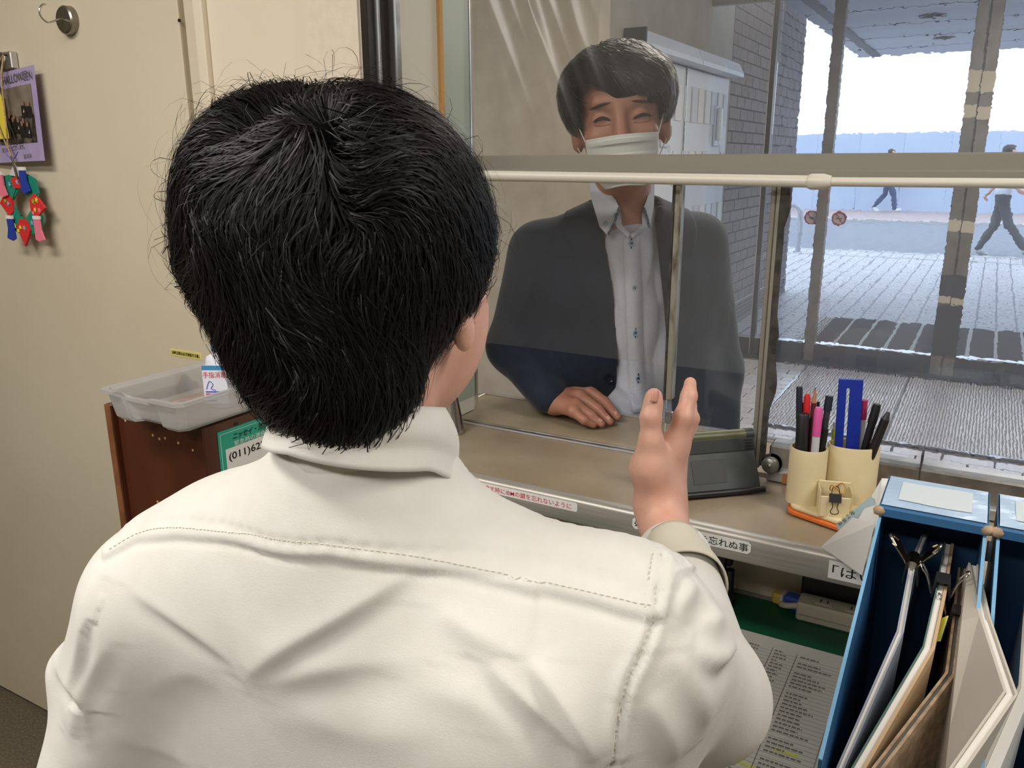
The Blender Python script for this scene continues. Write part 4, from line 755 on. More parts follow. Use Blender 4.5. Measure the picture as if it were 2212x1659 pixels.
# silver spring clip gripping the leftmost sheaf
c0 = p1[1]+V(.003, 0, 0)
sc_ = thing('silver_clip', 'large silver spring clip gripping the leftmost sheaf', 'clip', c0); mat('nickel', '#a39a86', .22, 1)
for sx in (-1, 1):
    MB().grid(lambda u, v: c0+V(sx*(.0045+.0035*(1-v)**1.5+(.020*max(0, v-.5)**1.2*2 if v > .5 else 0)), -.013+.026*u, -.022+.046*v-(0 if v < .5 else .0*v)), 6, 16).obj('jaw', MATS['nickel'], sc_, smooth=80, thick=.0012)
    MB().tube(bez([c0+V(sx*.018, -.010, .020), c0+V(sx*.024, -.004, .027), c0+V(sx*.024, .004, .027), c0+V(sx*.018, .010, .020)], 5), .0022, 8).obj('lever_lip', MATS['nickel'], sc_, smooth=60)
MB().tube([c0+V(0, -.014, .002), c0+V(0, .014, .002)], .0062, 16).obj('spring', MATS['nickel'], sc_, smooth=50)
def bclip(c, lab, w_=.022, dx=.012):
    t = thing('black_clip', lab, 'clip', c, group='black clips on the papers'); c = np.array(c)
    MB().prism([c+V(-dx*.55, -w_/2, .006), c+V(dx*.55, -w_/2, .006), c+V(dx*.75, -w_/2, -.014), c+V(dx*.62, -w_/2, -.014), c+V(dx*.42, -w_/2, .004), c+V(-dx*.42, -w_/2, .004), c+V(-dx*.62, -w_/2, -.014), c+V(-dx*.75, -w_/2, -.014)], (0, w_, 0)).obj('spring_body', MATS['black_plastic'], t)
    for s in (-1, 1): MB().tube(bez([c+V(s*dx*.75, -w_*.3, -.012), c+V(s*dx*1.2, -w_*.2, .004), c+V(s*dx*1.7, -w_*.25, .014), c+V(s*dx*1.9, 0, .018), c+V(s*dx*1.7, w_*.25, .014), c+V(s*dx*1.2, w_*.2, .004), c+V(s*dx*.75, w_*.3, -.012)], 5), .0009, 6).obj('wire_lever', MATS['chrome'], t, smooth=60)
bclip(p2_[1]+V(.005, .01, .003), 'black binder clip near the middle of the thick white sheaf'); bclip(p3_[1]+V(.004, .0, .003), 'black binder clip on the worn tan folder', .018, .010)
# loose papers between the shelf and the file box
lp = lambda pts, nm, lab, m: tag(MB().prism(pts, (.0003, -.0004, 0)).obj(nm, m), lab, 'paper')
o = thing('folded_form', 'folded white form with a ruled border leaning beside the blue file box', 'paper', at_y(1800, 1180, 1.045))
FA, FB_, FC, FD = at_y(1774, 1181, 1.048), at_y(1862, 1243, 1.010), at_y(1890, 1130, .985), at_y(1842, 1118, 1.03)
MB().prism([FA, FB_, FC, FD], (.0002, -.0004, 0)).obj('sheet', MATS['white_paper'], o)
cen = (FA+FB_+FC+FD)/4; q = [cen+(p-cen)*.82+V(-.0001, -.0007, .0002) for p in (FA, FB_, FC, FD)]
MB().tube([q[3], q[0], q[1]], .0003, 5).obj('border_line', MATS['grey_print'], o)
lp([at_y(1905, 1033, 1.048), at_y(1921, 1034, 1.045), at_y(1893, 1150, 1.0), at_y(1868, 1178, 1.005), at_y(1833, 1158, 1.03)], 'white_slip', 'tall white paper slip leaning against the blue file box', MATS['white_paper'])
s3 = thing('blue_slip', 'pale blue paper slip with print poking out over the pen stand base', 'paper', at_y(1810, 1140, 1.06))
G0, G1, G2, G3 = at_y(1804, 1136, 1.062), at_y(1821, 1153, 1.058), at_y(1893, 1092, 1.030), at_y(1882, 1070, 1.034)
MB().prism([G0, G1, G2, G3], (.0002, -.0004, 0)).obj('slip', mat('pale_blue_paper', '#b9cdd3', .7), s3)
text('lettering', '料 目 工 程', MATS['grey_print'], G0*.62+G1*.30+G3*.08+V(0, -.001, 0), G3-G0, G0-G1, .006, s3, width=.034)
# ================================================================== SCULPTING TOOLS (signed distance shapes -> one continuous mesh)
from mathutils.bvhtree import BVHTree
def frame(r, f, u): return np.array([unit(r), unit(f), unit(u)])          # rows: local axes in world
class Sdf:
    """list of rounded shapes blended together; each shape is (kind, data, blend)"""
    def __init__(s, o=(0, 0, 0), R=None): s.L = []; s.o = np.array(o, float); s.R = np.eye(3) if R is None else R
    def ell(s, c, r, k=.02, neg=False, rot=None): s.L.append(('e', np.array(c, float), np.array(r, float), k, neg, rot)); return s
    def cone(s, a, b, ra, rb, k=.02, neg=False, flat=None): s.L.append(('c', np.array(a, float), np.array(b, float), k, neg, (ra, rb, flat))); return s
    def loc(s, p): return (np.asarray(p, float)-s.o) @ s.R.T
    def wor(s, p): return np.asarray(p, float) @ s.R + s.o
    def __call__(s, P):
        Q = ((P-s.o) @ s.R.T); D = None
        for kind, a, b, k, neg, ex in s.L:
            if kind == 'e':
                q = Q-a
                if ex is not None: q = q @ ex.T
                k0 = np.linalg.norm(q/b, axis=1); k1 = np.linalg.norm(q/(b*b), axis=1); d = k0*(k0-1)/np.maximum(k1, 1e-9)
            else:
                ra, rb, flat = ex; ab = b-a; q = Q-a; t = np.clip(q @ ab/(ab @ ab), 0, 1); w_ = q-t[:, None]*ab
                if flat is not None: n_ = flat[0]; w_ = w_+np.outer((w_ @ n_)*(flat[1]-1), n_)
                d = np.linalg.norm(w_, axis=1)-(ra+(rb-ra)*t)
            if D is None: D = d; continue
            if neg: h = np.clip(.5-.5*(D+d)/k, 0, 1); D = D*(1-h)-d*h+k*h*(1-h)
            else: h = np.clip(.5+.5*(D-d)/k, 0, 1); D = D*(1-h)+d*h-k*h*(1-h)
        return D
def polygonise(fn, lo, hi, h):
    """surface nets on a sparse grid"""
    lo = np.array(lo, float); hi = np.array(hi, float); B = 8; nb = np.maximum(np.ceil((hi-lo)/(h*B)).astype(int), 1); n = nb*B
    bc = np.stack(np.meshgrid(*[np.arange(k) for k in nb], indexing='ij'), -1).reshape(-1, 3)
    dc = fn(lo+(bc*B+(B-1)/2)*h); act = np.abs(dc) < B*h*.866*1.7
    Fd = np.repeat(np.repeat(np.repeat(np.sign(dc).reshape(nb), B, 0), B, 1), B, 2).astype(np.float32)
    loc = np.stack(np.meshgrid(*[np.arange(B)]*3, indexing='ij'), -1).reshape(-1, 3); ab = bc[act]
    for i in range(0, len(ab), 400):
        idx = (ab[i:i+400, None, :]*B+loc[None]).reshape(-1, 3); Fd[idx[:, 0], idx[:, 1], idx[:, 2]] = fn(lo+idx*h)
    S = Fd < 0; c = np.zeros(n-1, np.uint8)
    for dx in (0, 1):
        for dy in (0, 1):
            for dz in (0, 1): c += S[dx:n[0]-1+dx, dy:n[1]-1+dy, dz:n[2]-1+dz]
    cells = np.argwhere((c > 0) & (c < 8)); N_ = len(cells); corner = np.array([(x, y, z) for x in (0, 1) for y in (0, 1) for z in (0, 1)])
    val = np.stack([Fd[cells[:, 0]+k[0], cells[:, 1]+k[1], cells[:, 2]+k[2]] for k in corner], 1); acc = np.zeros((N_, 3)); cnt = np.zeros(N_)
    for a in range(8):
        for b in range(a+1, 8):
            if np.abs(corner[a]-corner[b]).sum() != 1: continue
            va, vb = val[:, a], val[:, b]; m = (va < 0) != (vb < 0); t = np.where(m, va/np.where(m, va-vb, 1), 0); p = corner[a]+t[:, None]*(corner[b]-corner[a]); acc[m] += p[m]; cnt[m] += 1
    verts = lo+(cells+acc/cnt[:, None])*h; idm = -np.ones(n-1, np.int32); idm[cells[:, 0], cells[:, 1], cells[:, 2]] = np.arange(N_); faces = []
    for ax in range(3):
        o1, o2 = [(1, 2), (2, 0), (0, 1)][ax]; A = [slice(1, n[k]-1) for k in range(3)]; A[ax] = slice(0, n[ax]-1); Bs = list(A); Bs[ax] = slice(1, n[ax])
        s0, s1 = S[tuple(A)], S[tuple(Bs)]
        for flip, m in ((0, s0 & ~s1), (1, ~s0 & s1)):
            e = np.argwhere(m)
            if not len(e): continue
            e = e+np.array([a.start for a in A]); q = []
            for d1, d2 in ((0, 0), (-1, 0), (-1, -1), (0, -1)):
                k = e.copy(); k[:, o1] += d1; k[:, o2] += d2; q.append(idm[k[:, 0], k[:, 1], k[:, 2]])
            q = np.stack(q, 1); faces.append(q if not flip else q[:, ::-1])
    F_ = np.concatenate(faces); return verts, F_[(F_ >= 0).all(1)]
def fast_mesh(name, v, f):
    me = bpy.data.meshes.new(name); me.vertices.add(len(v)); me.vertices.foreach_set('co', np.asarray(v, np.float32).ravel()); k = f.shape[1]
    me.loops.add(len(f)*k); me.loops.foreach_set('vertex_index', np.asarray(f, np.int32).ravel()); me.polygons.add(len(f))
    me.polygons.foreach_set('loop_start', np.arange(len(f), dtype=np.int32)*k); me.polygons.foreach_set('loop_total', np.full(len(f), k, np.int32)); me.update(calc_edges=True); me.validate()
    me.polygons.foreach_set('use_smooth', np.ones(len(me.polygons), bool)); return me
def vnormals(v, f):
    a, b, c, d = (v[f[:, i]] for i in range(4)); fn_ = np.cross(c-a, d-b); n = np.zeros_like(v)
    for i in range(4): np.add.at(n, f[:, i], fn_)
    return n/np.maximum(np.linalg.norm(n, axis=1), 1e-12)[:, None]
def relax(v, f, it=2, lam=.5):
    for _ in range(it):
        s = np.zeros_like(v); c = np.zeros(len(v))
        for i in range(4):
            a, b = f[:, i], f[:, (i+1) % 4]; np.add.at(s, a, v[b]); np.add.at(s, b, v[a]); np.add.at(c, a, 1); np.add.at(c, b, 1)
        v = v+lam*(s/c[:, None]-v)
    return v
def grad(fn, P, e=.0015):
    g = np.stack([fn(P+V(*(e if i == j else 0 for j in range(3))))-fn(P-V(*(e if i == j else 0 for j in range(3)))) for i in range(3)], 1); return g/np.maximum(np.linalg.norm(g, axis=1), 1e-9)[:, None]
def polydist(P, line, side=False):
    """distance to a 3D polyline, position along it 0..1, height above it"""
    L = np.array(line); best = np.full(len(P), 1e9); tt = np.zeros(len(P)); oz = np.zeros(len(P)); seg = np.linalg.norm(np.diff(L, axis=0), axis=1); cum = np.concatenate([[0], np.cumsum(seg)])
    for i in range(len(L)-1):
        ab = L[i+1]-L[i]; t = np.clip((P-L[i]) @ ab/(ab @ ab+1e-12), 0, 1); of = P-L[i]-t[:, None]*ab; d = np.linalg.norm(of, axis=1); m = d < best; best[m] = d[m]; tt[m] = ((cum[i]+t*seg[i])/cum[-1])[m]; oz[m] = of[m, 2]
    return (best, tt, oz) if side else (best, tt)
def drop(v, f, pts):
    """points of the photograph carried on to the sculpted surface"""
    bv = BVHTree.FromPolygons([tuple(x) for x in v], [tuple(x) for x in f]); out = []
    for px, py in pts:
        d = ray(px, py); hit = bv.ray_cast(Vector(CAM), Vector(unit(d)))
        if hit[0] is not None: out.append(np.array(hit[0]))
    return out
def strands(name, fn, roots, dirs_fn, length, width, m, parent, lift=.004, steps=7, seed=1, off0=.0, curl=.15, jitter=.0, gravity=0):
    """hair: flat tapered ribbons that follow the surface fn along the direction field; one mesh"""
    rs = np.random.RandomState(seed); P = roots.copy(); n = len(P); Ls = length if hasattr(length, '__len__') else np.full(n, length); off = off0*rs.rand(n); pts = []; side = []
    tw = rs.randn(n)*curl; lf = lift*(rs.rand(n)**1.5) if not hasattr(lift, '__len__') else lift; nrm0 = None
    for k in range(steps+1):
        g = grad(fn, P); d = dirs_fn(P, g); d = d-(d*g).sum(1)[:, None]*g; d /= np.maximum(np.linalg.norm(d, axis=1), 1e-9)[:, None]; s = np.cross(d, g)
        d = d+s*(tw*(1+.6*k/steps))[:, None]; d /= np.linalg.norm(d, axis=1)[:, None]; t = k/steps
        pts.append(P+g*(off+lf*math.sin(math.pi*min(1, .25+.6*t)))[:, None]+(rs.randn(n, 3)*jitter if jitter else 0)); s2 = np.cross(d, g); s2 = s2+g*(rs.randn(n)*.5)[:, None] if k == 0 else side[-1]*.7+s2*.3; side.append(s2/np.linalg.norm(s2, axis=1)[:, None])
        P = P+d*(Ls/steps)[:, None]; e = fn(P); P = P-grad(fn, P)*(e)[:, None]*.9 if gravity == 0 or k < steps*gravity else P+V(0, 0, -1)*0
    W = np.array([1, 1.1, 1.1, 1.05, .95, .8, .55, .12]); W = np.interp(np.linspace(0, 1, steps+1), np.linspace(0, 1, 8), W); wv = width*(.6+.8*rs.rand(n))
    vs = np.zeros((n, steps+1, 2, 3))
    for k in range(steps+1): vs[:, k, 0] = pts[k]-side[k]*(wv*W[k]/2)[:, None]; vs[:, k, 1] = pts[k]+side[k]*(wv*W[k]/2)[:, None]
    base = (np.arange(n)*(steps+1)*2)[:, None]; q = np.stack([np.stack([base[:, 0]+2*k, base[:, 0]+2*k+1, base[:, 0]+2*k+3, base[:, 0]+2*k+2], 1) for k in range(steps)], 1).reshape(-1, 4)
    o = link(name, fast_mesh(name, vs.reshape(-1, 3), q), m, parent); o['kind'] = 'stuff'; return o
def sample(v, f, n, keep=None, seed=3):
    rs = np.random.RandomState(seed); a, b, c, d = (v[f[:, i]] for i in range(4)); ar = np.linalg.norm(np.cross(c-a, d-b), axis=1)
    if keep is not None: ar = ar*keep((a+b+c+d)/4)
    i = rs.choice(len(f), n, p=ar/ar.sum()); w1, w2 = rs.rand(n, 1), rs.rand(n, 1); return (a[i]*(1-w1)+b[i]*w1)*(1-w2)+(d[i]*(1-w1)+c[i]*w1)*w2
def hairmat(name, color, rough=.38, spec=.5):
    m = mat(name, color, rough, spec=spec); return m
mat('skin', '#d4a592', .5, color2='#cc9a86', scale=30, sss=.12, bump=.08, bscale=400); mat('skin_tan', '#b07d68', .5, color2='#a8725e', scale=30, sss=.12, bump=.06, bscale=400); mat('nail', '#c9927f', .3)
hairmat('hair_black', '#080708', .52, .24); mat('hair_under', '#060506', .9, spec=.05)
hairmat('hair_dark', '#1a1614', .4, .5)
# ================================================================== THE CLERK (seen from behind)
HcS = at_d(735, 545, .57); Nk = HcS+V(0, -.030, -.150)
SR, SL = at_d(1366, 1380, .53), at_d(335, 1300, .66); ER, WR = at_d(1522, 1505, .67), at_d(1432, 1110, .93); EL = at_d(235, 1700, .72); WL = V(-.52, .66, .86)
clerk = thing('person', 'clerk seen from behind in an off-white work shirt raising the right hand', 'person', (HcS[0], HcS[1]-.02, 0))
# ---- hair volume (local: x right, y forward, z up, origin = head centre)
hair = Sdf(HcS).ell((.004, -.006, .008), (.090, .098, .094), .03).ell((-.034, -.016, .046), (.052, .064, .055), .03).ell((.036, -.016, .044), (.052, .066, .054), .03)
hair.ell((.026, -.048, -.056), (.056, .048, .050), .04).ell((.044, -.056, -.086), (.038, .032, .028), .03).ell((-.054, -.002, -.002), (.034, .064, .046), .04).ell((.062, -.004, .010), (.032, .058, .046), .04)
hair.ell((-.004, -.070, .092), (.010, .05, .016), .02, neg=True)
skull = Sdf(HcS).ell((0, .0, .0), (.076, .090, .082), .02).ell((0, .050, -.066), (.066, .060, .078), .04).ell((.036, .064, -.050), (.032, .040, .050), .03).ell((-.036, .064, -.050), (.032, .040, .050), .03)
skull.cone((.022, -.010, -.06), (.036, -.026, -.15), .047, .044, .03).ell((0, .118, -.045), (.014, .022, .026), .02)
skull.ell((.0840, .022, -.026), (.007, .017, .030), .006).ell((.0905, .012, -.022), (.0050, .014, .027), .005).ell((.0865, .023, -.054), (.0060, .009, .012), .006).ell((.0965, .022, -.022), (.004, .010, .020), .005, neg=True)
skull.ell((-.0825, .018, -.030), (.008, .018, .030), .012)
vb, fb = polygonise(skull, HcS-.14-V(0, 0, .12), HcS+V(.13, .17, .13), .0025)
def facepatch(name, pts, m):
    P = []
    for r, u in pts:
        p = HcS+V(r, .20, u)
        for _ in range(40): d = skull(p[None])[0]; p = p-V(0, d*.8, 0)
        P.append(p+V(0, .0012, 0))
    MB().prism(P, (0, -.0016, 0)).obj(name, m, clerk)
for s_ in (-1, 1):
    facepatch('eye', [(s_*.020, -.022), (s_*.032, -.017), (s_*.044, -.021), (s_*.032, -.026)], mat('eye_dark', '#15100e', .25)); facepatch('eyebrow', [(s_*.016, .000), (s_*.032, .006), (s_*.050, .001), (s_*.032, .000)], MATS['hair_black'])
facepatch('mouth', [(-.022, -.088), (0, -.084), (.022, -.088), (0, -.094)], mat('lip', '#a8655a', .5))
# ---- raised right hand (photo points with their distances)
def hp(cx_, cy_, d): return at_d(1340+cx_/3.456, 780+cy_/3.456, d)
hand = Sdf()
hand.cone(WR+(ER-WR)*.75, WR, .033, .0225, .02).cone(hp(310, 1230, .915), hp(305, 1060, .93), .0228, .0218, .02)
hand.cone(hp(290, 1080, .93), hp(392, 640, .925), .0205, .0140, .022).cone(hp(310, 1080, .945), hp(415, 640, .948), .020, .0140, .02).cone(hp(315, 1080, .955), hp(418, 660, .970), .019, .0130, .02).cone(hp(315, 1080, .965), hp(410, 700, .990), .017, .012, .02)
hand.cone(hp(262, 1010, .918), hp(215, 800, .908), .0195, .0178, .022).cone(hp(215, 800, .908), hp(228, 600, .900), .0170, .0112, .020)      # thenar
hand.cone(hp(228, 600, .900), hp(226, 420, .897), .0118, .0104, .010).cone(hp(226, 420, .897), hp(250, 262, .900), .0104, .0088, .008).ell(hp(246, 320, .899), (.0098, .0098, .0125), .006)
hand.cone(hp(392, 650, .925), hp(472, 420, .918), .0130, .0108, .012).cone(hp(472, 420, .918), hp(512, 262, .925), .0104, .0090, .006).cone(hp(512, 262, .925), hp(522, 165, .934), .0088, .0070, .005)
hand.cone(hp(430, 640, .950), hp(520, 430, .950), .0125, .0105, .008).cone(hp(520, 430, .950), hp(512, 330, .985), .0100, .0088, .005).cone(hp(512, 330, .985), hp(478, 300, 1.01), .0085, .0070, .004)
hand.cone(hp(432, 660, .972), hp(512, 480, .980), .0118, .0098, .006).cone(hp(512, 480, .980), hp(500, 400, 1.015), .0095, .0080, .005).cone(hp(500, 400, 1.015), hp(468, 385, 1.035), .0080, .0068, .004)
hand.cone(hp(425, 700, .992), hp(495, 545, 1.005), .0105, .0085, .006).cone(hp(495, 545, 1.005), hp(478, 480, 1.035), .0080, .0068, .004)
P_ = np.array([hp(a, b, c) for a, b, c in ((60, 1400, .86), (620, 90, .86), (620, 1400, 1.05), (60, 90, 1.05))]+[WR+(ER-WR)*.8])
vh, fh = polygonise(hand, P_.min(0)-.04, P_.max(0)+.04, .0016); vh = relax(vh, fh, 2, .4)
arm = Sdf().cone(SR, ER, .032, .028, .02).cone(ER, WR+(ER-WR)*.5, .028, .028, .02).cone(SL, EL, .032, .028, .02).cone(EL, WL, .028, .024, .02).cone(SL, Nk+V(0, .02, -.07), .03, .03, .04).cone(SR, Nk+V(0, .02, -.07), .03, .03, .04)
arm.cone(WL, WL+V(.03, .09, -.02), .026, .030, .02, flat=(V(0, 0, 1), 1.8)).cone(Nk+V(0, .04, -.10), Nk+V(0, .05, -.55), .05, .07, .05)
for k in range(4): arm.cone(WL+V(.005+.016*k, .085, -.018), WL+V(.012+.019*k, .16-.01*abs(k-1), -.040), .009, .0075, .006)
arm.cone(WL+V(.045, .04, -.01), WL+V(.075, .09, -.035), .011, .009, .008)
va, fa = polygonise(arm, V(-.82, .22, .62), V(0, .92, 1.36), .009)
vall = np.concatenate([vb, vh, va]); fall = np.concatenate([fb, fh+len(vb), fa+len(vb)+len(vh)])
body_c = link('body', fast_mesh('body', vall, fall), MATS['skin'], clerk)
# nails of thumb and index
def nail(par, c, up_, nrm_, w_, l_):
    u_ = unit(up_); n_ = unit(nrm_); n_ = unit(n_-u_*(n_ @ u_)); s_ = np.cross(u_, n_)
    return MB().grid(lambda a, b: np.array(c)+s_*w_*(a-.5)*(1-.5*max(0, b-.6))+u_*l_*(b-.5)+n_*(.0024-.010*w_/.012*((a-.5)**2)*1.1-.003*(b-.5)**2), 8, 8).obj('nail', MATS['nail'], par, smooth=180, thick=.0006)
nail(clerk, hp(262, 262, .8890), hp(250, 230, .9)-hp(226, 420, .897), -FW*.8+RT*.45, .0115, .014)
nail(clerk, hp(543, 185, .931), hp(522, 150, .934)-hp(512, 280, .925), RT*.95-FW*.25, .0085, .012)
# ---- shirt
sh_ = Sdf().cone(Nk+V(-.100, .014, -.118), Nk+V(.150, .012, -.124), .074, .068, .05)
c0 = (SR+SL)/2; tx = unit(SR-SL); 
sh_.cone(Nk+V(-.085, .026, -.180), Nk+V(.135, .022, -.165), .094, .090, .07).cone(Nk+V(-.085, .036, -.28), Nk+V(.150, .030, -.28), .104, .098, .07).cone(Nk+V(-.06, .05, -.44), Nk+V(.06, .05, -.44), .11, .11, .06)
sh_.cone(Nk+V(.015, .010, -.036), SL+V(.010, .012, .004), .064, .048, .06).cone(Nk+V(.040, .008, -.056), SR+V(-.010, .004, -.002), .058, .046, .05).cone(Nk+V(.036, .004, .002), Nk+V(.026, .008, -.09), .046, .070, .05)
sh_.cone(SR+V(-.03, -.01, -.05), SR+V(-.03, .0, -.26), .062, .07, .05).cone(SR, ER, .050, .046, .05).cone(ER, WR+(ER-WR)*.32, .046, .040, .03).cone(SL, EL, .052, .052, .04).cone(EL, WL+(EL-WL)*.2, .050, .040, .03)
LP = at_d(172, 1446, .70); sh_.cone(SL, LP, .045, .019, .025).cone(LP, EL, .019, .045, .025)
vs_, fs_ = polygonise(sh_, V(-.86, .16, .74), V(.06, 1.02, 1.42), .0027); vs_ = relax(vs_, fs_, 2, .5)
def fold(v, f, pts, h, w, taper=True):
    """crease: gentle above, steep below"""
    L = drop(v, f, pts)
    if len(L) < 2 or max(np.linalg.norm(L[i+1]-L[i])/math.hypot(pts[i+1][0]-pts[i][0], pts[i+1][1]-pts[i][1]) for i in range(len(L)-1)) > .0012*max(1, np.linalg.norm(L[0]-CAM)): return v
    L = np.array(bez(L, 5) if len(L) > 2 else L); lo = L.min(0)-w*7; hi = L.max(0)+w*7; m = ((v > lo) & (v < hi)).all(1); P = v[m]; d, t, oz = polydist(P, L, True); n = vnormals(v, f)[m]; env = np.sin(np.pi*np.clip(t, .02, .98))**.6
    prof = np.where(oz > 0, np.exp(-(d/(2.6*w))**1.3), np.exp(-(d/(.95*w))**2))-.35*np.exp(-((d-2.3*w)/(1.3*w))**2)*(oz <= 0); v = v.copy(); v[m] = P+n*(h*env*prof)[:, None]; return v
FOLDS = [([(284, 1271), (393, 1343), (512, 1435)], .0030, .0052), ([(526, 1462), (610, 1401), (711, 1343), (783, 1300), (885, 1234)], .0042, .0052), ([(530, 1474), (711, 1440), (892, 1420)], .0028, .0080),
         ([(950, 1314), (1051, 1379), (1138, 1415)], .0032, .0085), ([(1058, 1430), (1140, 1510), (1232, 1596), (1275, 1650)], .0055, .0060), ([(1145, 1422), (1200, 1500), (1250, 1580), (1290, 1650)], .0060, .0055),
         ([(234, 1386), (183, 1487), (150, 1590)], .0030, .0060), ([(214, 1242), (175, 1386), (150, 1500)], .0040, .0050),
         ([(1500, 1262), (1470, 1300), (1450, 1340)], .0055, .0060), ([(1497, 1390), (1540, 1418), (1578, 1385)], .0070, .0060), ([(1520, 1500), (1570, 1510), (1612, 1470)], .0055, .0065), ([(1450, 1400), (1500, 1480), (1530, 1560)], .0045, .0080), ([(1400, 1500), (1440, 1570), (1460, 1640)], .0040, .0070), ([(1500, 1330), (1530, 1345), (1560, 1330)], .004, .006), ([(1470, 1580), (1530, 1600), (1590, 1580)], .005, .007),
         ([(640, 1540), (800, 1580), (960, 1570)], .0018, .012), ([(300, 1500), (400, 1450), (480, 1480)], .0018, .010), ([(120, 1440), (170, 1500), (190, 1600)], .0045, .0055), ([(900, 1480), (1040, 1520), (1150, 1600)], .002, .010), ([(240, 1580), (330, 1610), (420, 1650)], .002, .010)]
for p, h, w in FOLDS: vs_ = fold(vs_, fs_, p, h, w)
seam = drop(vs_, fs_, [(228, 1208), (299, 1169), (385, 1162), (537, 1180), (711, 1205), (928, 1234), (1145, 1274), (1290, 1307), (1412, 1338)])
sx_ = np.array([p[0] for p in seam]); sz_ = np.array([p[2] for p in seam]); od = np.argsort(sx_)
zs_ = np.interp(vs_[:, 0], sx_[od], sz_[od]); nn_ = vnormals(vs_, fs_); inx = (vs_[:, 0] > sx_.min()-.01) & (vs_[:, 0] < sx_.max()+.004) & (nn_[:, 1] < .45)
pl_ = drop(vs_, fs_, [(1163, 1276), (1155, 1350), (1146, 1422)]); px_s = np.interp(vs_[:, 2], [q[2] for q in pl_[::-1]], [q[0] for q in pl_[::-1]]); inp = (vs_[:, 2] < pl_[0][2]+.002) & (vs_[:, 2] > pl_[-1][2]) & (nn_[:, 1] < 0)
vs_ = vs_+nn_*(inp*.0026*np.exp(-np.clip(px_s-vs_[:, 0], 0, 1)/.02)/(1+np.exp((vs_[:, 0]-px_s)/.0007))*np.clip((vs_[:, 2]-pl_[-1][2])/.02, 0, 1))[:, None]
vs_ = vs_+nn_*(inx*.0036/(1+np.exp(-(vs_[:, 2]-zs_)/.0007))-inx*.0008*np.exp(-((vs_[:, 2]-zs_+.002)/.0022)**2)-inx*.0010*(1+.5*np.sin(vs_[:, 0]*520))*np.exp(-((vs_[:, 2]-zs_-.009)/.0024)**2))[:, None]
arml = bez(drop(vs_, fs_, [(1432, 1200), (1422, 1275), (1413, 1343), (1385, 1415), (1355, 1480), (1335, 1570), (1322, 1650)]), 5); d_, t_ = polydist(vs_, arml); nn_ = vnormals(vs_, fs_)
vs_ = vs_+nn_*(.0024*np.exp(-((d_-.004)/.004)**2)-.0018*np.exp(-(d_/.0025)**2))[:, None]
mat('shirt_cloth', '#d6d4ce', .8, color2='#d2d0c9', scale=40, bump=.12, bscale=900, sheen=.1)
link('shirt', fast_mesh('shirt', vs_, fs_), MATS['shirt_cloth'], clerk)
# seam stitching: short thread dashes along the yoke and the armhole
bvs = BVHTree.FromPolygons([tuple(x) for x in vs_], [tuple(x) for x in fs_])
def stitch(line, off, name='stitching'):
    mb_ = MB(); L = np.array(line); seg = np.linalg.norm(np.diff(L, axis=0), axis=1); cum = np.concatenate([[0], np.cumsum(seg)]); s = .002
    while s < cum[-1]-.004:
        pr = []
        for q in (s, s+.0024):
            p = np.array([np.interp(q, cum, L[:, i]) for i in range(3)])+off; h = bvs.find_nearest(Vector(p)); pr.append(np.array(h[0])+np.array(h[1])*.0004)
        if np.linalg.norm(pr[0]-pr[1]) > 1e-4: mb_.tube(pr, .00028, 4)
        s += .0040
    o = mb_.obj(name, MATS['shirt_thread'], clerk, fix=False); o['kind'] = 'stuff'
mat('shirt_thread', '#c9c2b0', .8)
ss = bez([seam[i] for i in range(len(seam))], 8); stitch(ss, V(0, 0, .009)); stitch(arml, V(-.005, 0, .0))
# collar: stand and folded leaf around the neck
CN = Nk+V(.035, -.002, .044)
def ring(phi, rx, ry): return V(rx*math.sin(phi), -ry*math.cos(phi), 0)
def leaf(u, v):
    ph = (u-.5)*2*2.5; a = abs(u-.5)*2
    z = .034-.012*a*a-v*(.040+.034*max(0, a-.55)/.45)-.026*a; bul = .005*math.sin(math.pi*min(1, v*1.6))+.013*v**1.2
    p = ring(ph, .053+bul, .052+bul); return CN+p+V(0, .012*a, z)
MB().grid(leaf, 60, 12).obj('collar', MATS['shirt_cloth'], clerk, smooth=180, thick=.0022)
def stand(u, v): ph = (u-.5)*2*2.7; a = abs(u-.5)*2; return CN+ring(ph, .0510, .0500)+V(0, .012*a, -.030+.064*v-.030*a-.010*a*a)
MB().grid(stand, 48, 6).obj('collar_stand', MATS['shirt_cloth'], clerk, smooth=180, thick=.0018)
# cuff of the raised sleeve
wd_ = unit(WR-ER); cu = WR+(ER-WR)*.28; u1 = unit(np.cross(wd_, V(0, 0, 1))); u2 = np.cross(wd_, u1)
def cuff(u, v): a = 2*math.pi*u; r = (.0375+.0085*v+.0015*math.sin(3*a+v*4)); return cu-wd_*(.004+.062*v)+u1*r*math.cos(a)*.98+u2*r*math.sin(a)*1.08
MB().grid(cuff, 48, 10).obj('cuff', mat('cuff_cloth', '#c9c3b3', .8, bump=.1, bscale=800), clerk, smooth=180, thick=.002)
